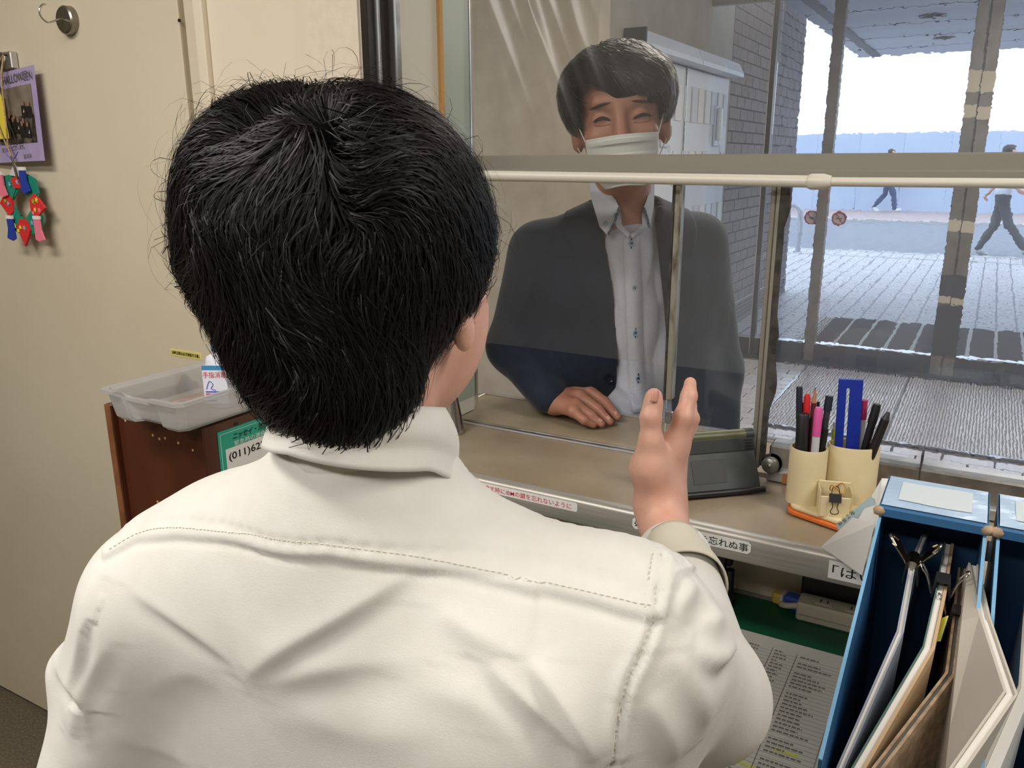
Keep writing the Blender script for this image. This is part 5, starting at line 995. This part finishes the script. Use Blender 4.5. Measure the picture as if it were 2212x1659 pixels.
# trousers and shoes down to the floor
tro = Sdf().cone(V(Nk[0]-.07, Nk[1]+.05, .80), V(Nk[0]+.07, Nk[1]+.05, .80), .125, .125, .06)
for s in (-1, 1): tro.cone(V(Nk[0]+s*.075, Nk[1]+.05, .76), V(Nk[0]+s*.09, Nk[1]+.07, .44), .095, .070, .04).cone(V(Nk[0]+s*.09, Nk[1]+.07, .44), V(Nk[0]+s*.10, Nk[1]+.04, .06), .070, .055, .03)
v, f = polygonise(tro, V(Nk[0]-.3, .2, .02), V(Nk[0]+.3, .7, 1.0), .012); link('trousers', fast_mesh('trousers', v, f), mat('trouser_grey', '#4a4a4e', .85), clerk)
for s in (-1, 1):
    S_ = Sdf().ell((Nk[0]+s*.10, Nk[1]+.03, .045), (.045, .06, .045), .02).ell((Nk[0]+s*.105, Nk[1]+.14, .034), (.045, .09, .034), .03); v, f = polygonise(S_, V(Nk[0]+s*.1-.07, .3, .0), V(Nk[0]+s*.1+.07, .72, .11), .008); v[:, 2] = np.maximum(v[:, 2], .001); link('shoe', fast_mesh('shoe', v, f), MATS['black_plastic'], clerk)
# ---- hair cap and strands
under = lambda P: hair(P)+.009
def hair_cut(P):   # no hair on face, neck front
    q = P-HcS; d = under(P); face = np.maximum(q[:, 1]-.055+.10*np.clip(-q[:, 2]-.0, 0, .2)*6, -q[:, 2]-.150); fz = np.where(q[:, 2] > .02, -1, face); return np.maximum(d, fz)
v, f = polygonise(hair_cut, HcS-.15, HcS+.15, .0040); link('hair_cap', fast_mesh('hair_cap', v, f), MATS['hair_under'], clerk)
whorl = HcS+V(.034, -.066, .054)
vh_, fh_ = polygonise(under, HcS-.15, HcS+.15, .006)
def keep(P):
    q = P-HcS; limit = .055-.60*np.clip(-q[:, 2]-.005, 0, .2); return ((q[:, 1] < np.where(q[:, 2] > .0, .30, limit)) & (q[:, 2] > -.135)).astype(float)
def flow(P, g):
    q = P-whorl; q = q/np.maximum(np.linalg.norm(q, axis=1), .045)[:, None]; rel = P-HcS; low = np.clip((.03-rel[:, 2])/.10, 0, 1)
    nz = V(1, 0, 0)*(np.sin(rel[:, 0]*38+rel[:, 2]*47+1)*.8)[:, None]+V(0, 0, 1)*(np.sin(rel[:, 0]*61-rel[:, 2]*33+rel[:, 1]*29)*.7)[:, None]
    swirl = nz+np.cross(g, q)*np.exp(-np.linalg.norm(P-whorl, axis=1)/.05)[:, None]*.7; ph = np.sin(rel[:, 0]*55+rel[:, 2]*21)+.6*np.sin(rel[:, 0]*130-rel[:, 2]*60+rel[:, 1]*70)
    d = q*(1-low*.75)[:, None]+V(0, .0, -1)*(.35+.65*low)[:, None]+swirl; d[:, 0] += (.16*ph-.9*np.clip(rel[:, 0], -.06, .06)/.06*low*.35); return d
R_ = np.random.RandomState(5)
r1 = sample(vh_, fh_, 34000, keep, 1); L1 = .040+.040*R_.rand(len(r1)); zrel = (r1-HcS)[:, 2]; L1 *= np.where(zrel < -.07, .62, 1)
strands('hair', hair, r1-grad(hair, r1)*.004, flow, L1, .0009, MATS['hair_black'], clerk, lift=.005, seed=2, off0=.003, curl=.16)
r2 = sample(vh_, fh_, 7000, keep, 9); strands('hair_top', hair, r2-grad(hair, r2)*.001, flow, 0.055+.04*R_.rand(len(r2)), .0006, MATS['hair_black'], clerk, lift=.008, seed=4, off0=.004, curl=.22)
r3 = sample(vh_, fh_, 420, lambda P: keep(P)*((P-HcS)[:, 2] > .0), 21); strands('flyaway_hair', hair, r3, flow, .035+.03*R_.rand(len(r3)), .00035, MATS['hair_black'], clerk, lift=.024, seed=6, off0=.004, curl=.5)
r4 = sample(vh_, fh_, 3500, lambda P: keep(P)*(((P-HcS)[:, 2] < -.095)), 23); strands('nape_hair', under, r4, lambda P, g: np.tile(V(.05, -.25, -1), (len(P), 1))+np.random.RandomState(3).randn(len(P), 3)*.25, .016+.014*R_.rand(len(r4)), .0009, MATS['hair_black'], clerk, lift=.006, seed=8, off0=.006, curl=.3)
# ================================================================== THE VISITOR (beyond the hatch)
mat('navy_cloth', '#101d31', .85, color2='#132238', scale=60, bump=.15, bscale=900, sheen=.15); mat('shirt_white', '#c9cddb', .75, color2='#c3c8d8', scale=200, bump=.08, bscale=900); mat('mask_white', '#d5d8d6', .8, bump=.1, bscale=600); mat('brow_hair', '#2a201c', .7); mat('eye_dark', '#15100e', .25); mat('navy_check', '#2e3550', .7, color2='#8089a0', scale=500, mixlo=.5, mixhi=.52)
MH = at_d(1338, 240, 1.55); mf = unit((CAM-MH)*V(1, 1, 0)); mrr = unit(np.cross(V(0, 0, 1), mf)); mrr = mrr if mrr @ RT > 0 else -mrr
ro = math.radians(6); rA = mrr*math.cos(ro)+V(0, 0, 1)*math.sin(ro); uA = -mrr*math.sin(ro)+V(0, 0, 1)*math.cos(ro); pt_ = math.radians(6); fA = mf*math.cos(pt_)-uA*math.sin(pt_)*1.0; fA = unit(fA-rA*(fA @ rA)); uA = unit(uA-fA*(uA @ fA))
RH = frame(rA, fA, uA)
JL, JR = at_d(1162, 545, 1.68), at_d(1510, 525, 1.75); EV, WV = at_d(1112, 748, 1.72), at_d(1190, 862, 1.645); E2, W2 = at_d(1545, 800, 1.76), V(-.45, 1.70, .86)
ac = unit((JR-JL)*V(1, 1, 0)); fc = V(ac[1], -ac[0], 0); MC = (JL+JR)/2; NB = at_d(1346, 452, 1.64)
vis = thing('person', 'visitor in a navy jacket and white mask resting a hand on the counter ledge', 'person', (MC[0], MC[1]+.05, 0))
face = Sdf(MH, RH).ell((0, -.030, .035), (.078, .095, .085), .03).ell((0, .002, -.045), (.070, .080, .095), .04).ell((0, .045, -.112), (.032, .032, .026), .03)
face.cone((-.036, .066, .022), (.036, .066, .022), .013, .013, .02).cone((0, .076, .004), (0, .096, -.040), .008, .0135, .014).ell((0, .092, -.046), (.018, .012, .010), .010)
for s in (-1, 1):
    face.ell((s*.036, .084, -.004), (.019, .012, .0105), .010, neg=True).ell((s*.035, .064, -.006), (.0165, .0125, .0105), .006).ell((s*.044, .058, -.040), (.024, .020, .020), .02)
    face.ell((s*.082, -.008, -.040), (.009, .017, .031), .010).ell((s*.090, -.012, -.036), (.005, .016, .028), .006)
face.cone((0, -.022, -.09), tuple(face.loc(NB+V(0, 0, -.10))), .055, .060, .03)
va_, fa_ = polygonise(face, MH-V(.16, .16, .36), MH+.16, .0036)
def surf(r, u, off=.0006, f0=.16):
    p = np.array([[r, f0, u]]); 
    for _ in range(40):
        d = face(face.wor(p))[0]; p[0, 1] -= d*.8
        if abs(d) < 2e-4 or p[0, 1] < -.1: break
    w_ = face.wor(p)[0]; return w_+fA*off
# hand on the ledge
def hz(px, py, z): return at_z(px, py, z)
hm = Sdf(); wm = hz(1200, 864, 1.034)
hm.cone(EV+(WV-EV)*.4, wm, .032, .027, .02); kn = [hz(1264, 838, 1.050), hz(1252, 855, 1.047), hz(1243, 873, 1.040), hz(1236, 888, 1.032)]; pip = [hz(1306, 868, 1.030), hz(1292, 884, 1.027), hz(1278, 898, 1.022), hz(1262, 908, 1.018)]; tip = [hz(1334, 901, 1.010), hz(1318, 911, 1.0085), hz(1300, 916, 1.0085), hz(1282, 918, 1.008)]
for i in range(4): hm.cone(wm+V(0, .006*(1.5-i), -.002*i), kn[i], .022-.002*i, .0135-.0008*i, .016).cone(kn[i], pip[i], .0125-.0008*i, .0105-.0007*i, .006).cone(pip[i], tip[i], .0102-.0007*i, .0078-.0004*i, .004)
hm.cone(wm+V(.01, .02, -.008), hz(1290, 862, 1.014), .016, .012, .012).cone(hz(1290, 862, 1.014), hz(1326, 893, 1.0095), .0115, .0085, .005)
vhm, fhm = polygonise(hm, np.minimum(wm, tip[0])-.10, np.maximum(wm, tip[0])+.10, .0021); vhm = relax(vhm, fhm, 1, .4); vhm[:, 2] = np.maximum(vhm[:, 2], .9985)
core = Sdf().cone(NB+V(0, 0, -.08), MC+V(0, .03, -.4), .04, .04, .04).cone(JL, MC+V(0, 0, -.03), .03, .03, .03).cone(JR, MC+V(0, 0, -.03), .03, .03, .03).cone(JL, EV, .03, .03, .02).cone(EV, WV, .03, .024, .02).cone(JR, E2, .03, .03, .02).cone(E2, W2, .03, .024, .02)
core.cone(W2, W2+V(.01, -.02, -.09), .026, .030, .02, flat=(ac, 1.6))
for k in range(4): core.cone(W2+V(.01, -.03+.018*k, -.09), W2+V(.008, -.035+.018*k, -.165+.008*abs(k-1)), .009, .0075, .006)
core.cone(W2+V(0, -.03, -.04), W2+V(.0, -.055, -.10), .011, .009, .008)
vc, fc_ = polygonise(core, V(-1.05, 1.3, .62), V(-.25, 2.0, 1.5), .010)
vv = np.concatenate([va_, vhm, vc]); ff = np.concatenate([fa_, fhm+len(va_), fc_+len(va_)+len(vhm)]); body_v = link('body', fast_mesh('body', vv, ff), MATS['skin_tan'], vis)
for i in range(3): nail(vis, tip[i]+(pip[i]-tip[i])*.10+V(0, -.002, .0062), tip[i]-pip[i], V(.05, -.35, .93), .0085, .010)
# ---- eyes, brows
def decal(name, ctr, hw, top, bot, m, off=.0008, n=14):
    r0, u0 = ctr; vs = []
    for k in range(n+1):
        t = -1+2*k/n; r = r0+hw*t; vs += [surf(r, u0+top(t), off), surf(r, u0+bot(t), off)]
    return MB().add(vs, [(2*k, 2*k+2, 2*k+3, 2*k+1) for k in range(n)]).obj(name, m, vis, smooth=180, fix=False, thick=.0008)
for s, rr, uu, w_ in ((-1, -.033, -.008, .017), (1, .040, -.010, .018)):
    decal('eye', (rr, uu), w_*.82, lambda t: .0026*(1-t*t)+.0022-.003*abs(t)**2, lambda t: .0008*(1-t*t)-.0006-.003*abs(t)**2, MATS['eye_dark'], .0010)
    decal('eyelash', (rr, uu), w_, lambda t: .0042*(1-t*t)+.0022-.0045*t*t, lambda t: .0028*(1-t*t)+.0016-.0045*t*t, MATS['brow_hair'], .0014)
    decal('lid_crease', (rr, uu-.008), w_*.9, lambda t: -.002*(1-t*t)+.0004, lambda t: -.002*(1-t*t)-.0004, mat('skin_crease', '#8a5a45', .6), .0005)
    decal('eyebrow', (rr*1.06, uu+.022), .021, lambda t: .0040*(1-t*t)+.002*(1-(t*s)) -.003*(t*s), lambda t: -.0015*(1-t*t)+.002*(1-(t*s))-.003*(t*s), MATS['brow_hair'], .0012)
# ---- mask with pleats and ear loops
def maskp(u, v):
    r = (u-.5)*2*(.066-.030*(v**3)); uu = -.040-.092*v+.006*(1-(2*u-1)**2); pl = .0050*(math.sin(v*2*math.pi*3.2-.6) > .55)*(1-abs(2*u-1)**4)
    a = r/.074; f = .030+.082*math.sqrt(max(0, 1-a*a*.93)) - (.010*(v-.25)**2*4 if v > .25 else -.004*(.25-v)) + pl; p = face.wor(np.array([[r, f, uu]]))[0]; return p
mk = MB().grid(maskp, 48, 40).obj('mask', MATS['mask_white'], vis, smooth=60, thick=.0012)
for s in (0, 1):
    sg_ = 1 if s else -1; e_ = face.wor(np.array([[sg_*.083, .010, -.012]]))[0]; e2_ = face.wor(np.array([[sg_*.086, -.004, -.045]]))[0]; e3_ = face.wor(np.array([[sg_*.080, .012, -.066]]))[0]
    MB().tube(bez([maskp(s, .04), face.wor(np.array([[sg_*.076, .030, -.024]]))[0], e_, e2_, e3_, maskp(s, .95)], 6), .0011, 6).obj('ear_loop', MATS['mask_white'], mk, smooth=60)
# ---- jacket, cut open down the front; the shirt shows inside
jk = Sdf()
jk.cone(MC-ac*.105+V(0, 0, -.085), MC+ac*.105+V(0, 0, -.085), .108, .108, .05).cone(MC-ac*.10+V(0, 0, -.22), MC+ac*.10+V(0, 0, -.22), .118, .118, .05).cone(MC-ac*.085+V(0, .02, -.42), MC+ac*.085+V(0, .02, -.42), .118, .118, .05).cone(MC-ac*.085+V(0, .03, -.62), MC+ac*.085+V(0, .03, -.62), .118, .118, .05)
jk.cone(NB+V(0, .02, -.035)-ac*.02, JL+ac*.012, .066, .056, .05).cone(NB+V(0, .02, -.035)+ac*.02, JR-ac*.012, .066, .056, .05).cone(JL, EV, .060, .056, .03).cone(JR, E2, .060, .056, .03).cone(EV, WV+(EV-WV)*.10, .055, .040, .025).cone(E2, W2+(E2-W2)*.1, .055, .042, .025)
torso = lambda P, k=.012: np.minimum.reduce([jk(P)+k])
YL = np.array([300, 395, 520, 660, 770, 880, 1000, 1300]); XL = np.array([1292, 1287, 1306, 1323, 1331, 1334, 1336, 1340]); XR = np.array([1398, 1408, 1424, 1438, 1447, 1451, 1453, 1456])
def opening(P):
    q = P-CAM; z = q @ FW; x = CX+F*(q @ RT)/z; y = CY-F*(q @ UP)/z; l = np.interp(y, YL, XL); r = np.interp(y, YL, XR); front = (P-MC) @ fc-.02
    return np.minimum(np.minimum((x-l), (r-x))*z/F, front)
neckhole = Sdf().cone(NB+V(0, 0, -.06)+fc*.0, NB+V(0, .0, .12)+fc*.03, .062, .075, .01)
def jacket(P): return np.maximum(np.maximum(jk(P), opening(P)), -neckhole(P))
vj, fj = polygonise(jacket, V(-1.06, 1.30, .82), V(-.26, 2.02, 1.56), .0052); vj = relax(vj, fj, 1, .4)
def vfold(v, f, pts, h, w): return fold(v, f, pts, h, w)
for p, h, w in [([(1075, 720), (1110, 735), (1160, 740)], .006, .010), ([(1085, 760), (1140, 770), (1180, 800)], .006, .010), ([(1100, 800), (1150, 800), (1190, 830)], .004, .010), ([(1150, 560), (1140, 640), (1110, 700)], .005, .012), ([(1190, 640), (1250, 700), (1290, 760)], .004, .014), ([(1480, 600), (1510, 700), (1520, 800)], .004, .014), ([(1540, 560), (1550, 680), (1560, 800)], .005, .012)]: vj = vfold(vj, fj, p, h, w)
# lapels: raised band beside the opening
q = vj-CAM; zz = q @ FW; xx = CX+F*(q @ RT)/zz; yy = CY-F*(q @ UP)/zz; nj = vnormals(vj, fj); fr = ((vj-MC) @ fc) > .02
wl = np.interp(yy, [395, 470, 500, 780, 800], [40, 78, 84, 6, 0]); dl = np.interp(yy, YL, XL)-xx; dr_ = xx-np.interp(yy, YL, XR)
lap = ((dl > -4) & (dl < wl)) | ((dr_ > -4) & (dr_ < wl)); vj = vj+nj*((lap & fr & (yy < 790))*.0040)[:, None]
link('jacket', fast_mesh('jacket', vj, fj), MATS['navy_cloth'], vis)
bib = Sdf().cone(NB+fc*.020+V(0, 0, -.055), MC+fc*.070+V(0, 0, -.16), .052, .050, .03).cone(MC+fc*.060+V(0, 0, -.12), MC+fc*.07+V(0, 0, -.40), .055, .055, .03)
vsh, fsh = polygonise(lambda P: np.maximum(np.minimum(jk(P)+.014, bib(P)), (P[:, 2]-1.50)), V(-.95, 1.36, .84), V(-.34, 1.98, 1.50), .0055)
# keep only the trunk of the shirt
tr_c = ((vsh-MC) @ ac); msk = np.abs(tr_c) < .17; fsh = fsh[msk[fsh].all(1)]
for p, h, w in [([(1318, 540), (1335, 600), (1345, 680), (1350, 720)], .004, .007), ([(1340, 530), (1352, 570), (1356, 620)], .004, .006), ([(1400, 520), (1402, 570), (1392, 620)], .004, .007), ([(1335, 830), (1360, 850), (1385, 885)], .005, .008), ([(1395, 700), (1400, 780), (1420, 860)], .004, .010), ([(1340, 860), (1370, 880), (1400, 890)], .004, .008), ([(1425, 560), (1430, 640), (1420, 720)], .003, .009)]: vsh = vfold(vsh, fsh, p, h, w)
shv = link('shirt', fast_mesh('shirt', vsh, fsh), MATS['shirt_white'], vis)
pla = drop(vsh, fsh, [(1361, 508), (1366, 600), (1369, 700), (1373, 800), (1380, 890)]); pla = bez(pla, 6)
mbp = MB(); vs2 = []
for i, p in enumerate(pla): wv = .016; vs2 += [p-ac*wv+fc*.0030, p+ac*wv+fc*.0045]
mbp.add(vs2, [(2*k, 2*k+2, 2*k+3, 2*k+1) for k in range(len(pla)-1)]).obj('placket', MATS['shirt_white'], shv, smooth=180, thick=.002)
for px, py in ((1362, 525), (1369, 621), (1371, 718), (1377, 816)):
    c_ = drop(vsh, fsh, [(px, py)])[0]+fc*.0062; R3 = frame(ac, V(0, 0, 1), fc); bm_ = MB(); bm_.lathe([(.0001, .0004), (.0032, .0006), (.0040, .0016), (.0056, .0018), (.0060, .0006), (.0060, -.001)], (0, 0, 0), 20); bm_.v = [tuple(np.array(x) @ R3+c_) for x in bm_.v]; bt_ = bm_.obj('button', mat('button_blue', '#8ea3bd', .35), shv, smooth=50)
    MB().tube([c_+V(0, 0, .010)-fc*.0012, c_+V(0, 0, -.010)-fc*.0012], .0012, 6).obj('buttonhole', mat('navy_thread', '#232a45', .8), shv); MB().tube([c_+fc*.0006, c_+fc*.0014], .0022, 10).obj('button_thread', MATS['navy_thread'], bt_)
# collar leaves and stand
def cl3(px, py, d): return at_d(px, py, d)
for nm, pts in (('collar_leaf', [(1270, 372, 1.612), (1284, 380, 1.600), (1330, 432, 1.565), (1337, 447, 1.556), (1328, 478, 1.558), (1312, 508, 1.565), (1296, 490, 1.575), (1278, 430, 1.598)]), ('collar_leaf', [(1414, 380, 1.625), (1413, 440, 1.605), (1404, 494, 1.585), (1398, 470, 1.578), (1391, 447, 1.575), (1396, 436, 1.582), (1405, 405, 1.600)])):
    P3 = [cl3(*p) for p in pts]; MB().prism(P3, fc*-.003).obj(nm, MATS['shirt_white'], shv)
for pts in ([(1337, 448, 1.5545), (1328, 478, 1.5565), (1313, 507, 1.5635)], [(1391, 448, 1.5735), (1398, 470, 1.5765), (1403, 492, 1.5835)]): MB().tube(bez([cl3(*p) for p in pts], 5), .0024, 8).obj('collar_trim', MATS['navy_check'], shv, smooth=60)
for pts in ([(1330, 440, 1.572), (1342, 462, 1.566), (1343, 484, 1.566), (1361, 506, 1.570), (1357, 514, 1.566), (1332, 490, 1.562), (1324, 462, 1.566)], [(1394, 440, 1.592), (1388, 462, 1.584), (1389, 484, 1.580), (1363, 506, 1.570), (1366, 514, 1.568), (1398, 488, 1.582)]): MB().prism([cl3(*p) for p in pts], fc*-.004).obj('collar_stand', MATS['shirt_white'], shv)
for px, py, d in ((1309, 482, 1.5655), (1331, 464, 1.5565)): c_ = cl3(px, py, d); bm_ = MB(); bm_.lathe([(.0001, .0006), (.003, .0008), (.0042, .0016), (.0048, .0004)], (0, 0, 0), 16); bm_.v = [tuple(np.array(x) @ frame(ac, V(0, 0, 1), fc)+c_) for x in bm_.v]; bm_.obj('collar_button', MATS['button_blue'], shv, smooth=50)
cj = drop(vj, fj, [(1315, 818)])[0]+fc*.002; bm_ = MB(); bm_.lathe([(.0001, .001), (.006, .0012), (.0075, .003), (.009, .0028), (.0095, 0)], (0, 0, 0), 24); bm_.v = [tuple(np.array(x) @ frame(ac, V(0, 0, 1), fc)+cj) for x in bm_.v]; bm_.obj('jacket_button', mat('button_navy', '#0e1626', .3), vis, smooth=50)
ws = unit(WV-EV); k1 = unit(np.cross(ws, V(0, 0, 1))); k2 = np.cross(ws, k1); MB().grid(lambda u, v: WV+(EV-WV)*.07-ws*(.03*v-.012)+k1*.0335*math.cos(6.283*u)+k2*.0335*math.sin(6.283*u), 32, 4).obj('shirt_cuff', MATS['shirt_white'], vis, smooth=180, thick=.0015)
# trousers, shoes
tv = Sdf().cone(MC*V(1, 1, 0)+V(0, .03, .86)-ac*.07, MC*V(1, 1, 0)+V(0, .03, .86)+ac*.07, .105, .105, .05)
for s in (-1, 1): b_ = MC*V(1, 1, 0)+V(0, .04, 0)+ac*s*.09; tv.cone(b_+V(0, 0, .82), b_+V(0, 0, .46), .088, .066, .04).cone(b_+V(0, 0, .46), b_+V(0, .01, .06), .066, .054, .03)
v, f = polygonise(tv, MC*V(1, 1, 0)-V(.35, .3, -.02), MC*V(1, 1, 0)+V(.35, .35, 1.0), .014); link('trousers', fast_mesh('trousers', v, f), MATS['navy_cloth'], vis)
for s in (-1, 1):
    b_ = MC*V(1, 1, 0)+V(0, .05, 0)+ac*s*.09; S_ = Sdf().ell(b_+V(0, 0, .045), (.045, .055, .045), .02).cone(b_+V(0, 0, .036), b_+fc*.13+V(0, 0, .03), .042, .036, .03); v, f = polygonise(S_, b_-V(.2, .2, 0), b_+V(.2, .2, .12), .009); v[:, 2] = np.maximum(v[:, 2], .001); link('shoe', fast_mesh('shoe', v, f), MATS['black_plastic'], vis)
# ---- hair
hv = Sdf(MH, RH).ell((-.002, -.026, .040), (.100, .108, .080), .03).ell((-.072, -.014, .014), (.028, .056, .054), .03).ell((.070, -.014, .020), (.027, .054, .052), .03).ell((.016, .052, .052), (.072, .036, .034), .03).ell((-.050, .040, .060), (.045, .038, .028), .03)
UR = np.array([-.12, -.086, -.0795, -.064, -.045, -.022, 0, .030, .060, .074, .0745, .1]); UF = np.array([-.040, -.040, .036, .060, .054, .040, .018, .010, .012, .004, -.026, -.026])
def vopen(P, g=0):
    q = hv.loc(P); uf = np.interp(q[:, 0], UR, UF)+g; return np.minimum(q[:, 1]-.012, uf-q[:, 2])
def vhair(P): q = hv.loc(P); return np.maximum(np.maximum(hv(P)+.005, vopen(P)), -q[:, 2]-.040)
v, f = polygonise(vhair, MH-.17, MH+.17, .0042); link('hair_cap', fast_mesh('hair_cap', v, f), MATS['hair_under'], vis)
hvu = lambda P: hv(P)+.004
v2, f2 = polygonise(hvu, MH-.17, MH+.17, .007)
def vkeep(P): q = hv.loc(P); return ((vopen(P, .040) < 0) & (q[:, 2] > -.006)).astype(float)
crown = hv.wor(np.array([[-.030, -.03, .115]]))[0]
def vflow(P, g):
    q = P-crown; q = q/np.maximum(np.linalg.norm(q, axis=1), .02)[:, None]; l = hv.loc(P); front = np.clip((l[:, 1]-.0)/.05, 0, 1); ph = np.sin(l[:, 0]*70+l[:, 2]*30)
    d = q*.5-uA*(.55+.3*np.clip((.03-l[:, 2])/.06, 0, 1))[:, None]+rA*(front*.75*(l[:, 0] > -.06)+.10*ph)[:, None]; return d
r1 = sample(v2, f2, 15000, vkeep, 31); strands('hair', hv, r1, vflow, .030+.018*R_.rand(len(r1)), .0016, MATS['hair_dark'], vis, lift=.007, seed=12, off0=.004, curl=.16)
# ================================================================== PASSERS-BY
def walker(lab, base, face_r, hgt, stride, mats, arm=.0):
    k = hgt/1.70; B = np.array(base, float); t = thing('person', lab, 'person', B); fx = V(face_r, 0, 0)
    def P(f, s, z): return B+V(face_r*f*k, s*k, z*k)
    skin_ = Sdf().ell(P(.01, 0, 1.585), (.075*k, .072*k, .11*k), .02).cone(P(0, 0, 1.50), P(-.01, 0, 1.38), .05*k, .055*k, .02).ell(P(.085, 0, 1.575), (.016*k, .014*k, .02*k), .015)
    hipz, kn_z = .90, .48; fl, bl = stride
    for s, sw_ in ((-1, arm), (1, -arm)): el = P(.05*0+sw_*.12, s*.21, 1.10); hd_ = P(sw_*.36+.06, s*.20, .90); skin_.cone(P(0, s*.18, 1.36), el, .04*k, .035*k, .02).cone(el, hd_, .033*k, .026*k, .02).cone(hd_, hd_+V(face_r*.05, 0, -.05)*k, .028*k, .02*k, .01)
    v, f = polygonise(skin_, B-V(.6, .5, 0), B+V(.6, .5, 1.9), .011); link('body', fast_mesh('body', v, f), MATS['skin'], t)
    tp = Sdf().cone(P(0, -.09, 1.30), P(0, .09, 1.30), .125*k, .125*k, .05).cone(P(0, -.07, 1.02), P(0, .07, 1.02), .125*k, .125*k, .05)
    for s, sw_ in ((-1, arm), (1, -arm)): tp.cone(P(0, s*.18, 1.36), P(sw_*.12, s*.215, 1.10), .065*k, .055*k, .03)
    v, f = polygonise(tp, B-V(.5, .5, -.8), B+V(.5, .5, 1.6), .012); link('top', fast_mesh('top', v, f), mats[0], t)
    tr_ = Sdf().cone(P(0, -.07, .93), P(0, .07, .93), .115*k, .115*k, .05); feet = []
    for s, (kf, kz, ff_, fz) in ((-1, fl), (1, bl)): kn2, ft = P(kf, s*.09, kz), P(ff_, s*.09, fz); tr_.cone(P(0, s*.08, .88), kn2, .088*k, .068*k, .04).cone(kn2, ft, .068*k, .052*k, .03); feet.append((ft, s))
    v, f = polygonise(tr_, B-V(.8, .5, 0), B+V(.8, .5, 1.15), .012); link('trousers', fast_mesh('trousers', v, f), mats[1], t)
    for (ft, s), tilt in zip(feet, (.05, -.45)):
        a_ = ft+V(0, 0, -.03); b_ = a_+V(face_r*.15*math.cos(tilt), 0, .15*math.sin(tilt)-.01); S_ = Sdf().cone(a_, b_, .048*k, .040*k, .02); v, f = polygonise(S_, np.minimum(a_, b_)-.07, np.maximum(a_, b_)+.07, .010); v[:, 2] = np.maximum(v[:, 2], B[2]+.002); link('shoe', fast_mesh('shoe', v, f), mats[2], t)
    hh = Sdf().ell(P(-.012, 0, 1.62), (.098*k, .088*k, .095*k), .02).ell(P(-.05, 0, 1.56), (.06*k, .078*k, .08*k), .02); v, f = polygonise(lambda Q: np.maximum(hh(Q), np.minimum(face_r*(Q[:, 0]-B[0])-.035*k, (B[2]+1.64*k)-Q[:, 2])), B+V(-.2, -.2, 1.3), B+V(.2, .2, 1.85), .009); link('hair', fast_mesh('hair', v, f), MATS['hair_dark'], t); return t
f1 = at_z(1912, 458, .04); walker('passer-by in blue jeans and white shoes on the far pavement', (f1[0], f1[1], .04), 1, 1.72, ((.17, .50, .24, .10), (-.06, .50, -.33, .13)), (mat('grey_top', '#6f7f9c', .8), mat('jeans', '#34486f', .85), mat('shoe_white', '#d3d6da', .6)), .6)
f2 = at_z(2148, 552, .0); walker('passer-by in a white top and dark trousers hurrying past the doors', (f2[0], f2[1], 0), 1, 1.70, ((.12, .52, .40, .12), (-.06, .48, -.24, .10)), (mat('white_top', '#d9d8dd', .8), mat('dark_trousers', '#42474d', .85), mat('shoe_pale', '#b7babd', .6)), .9)
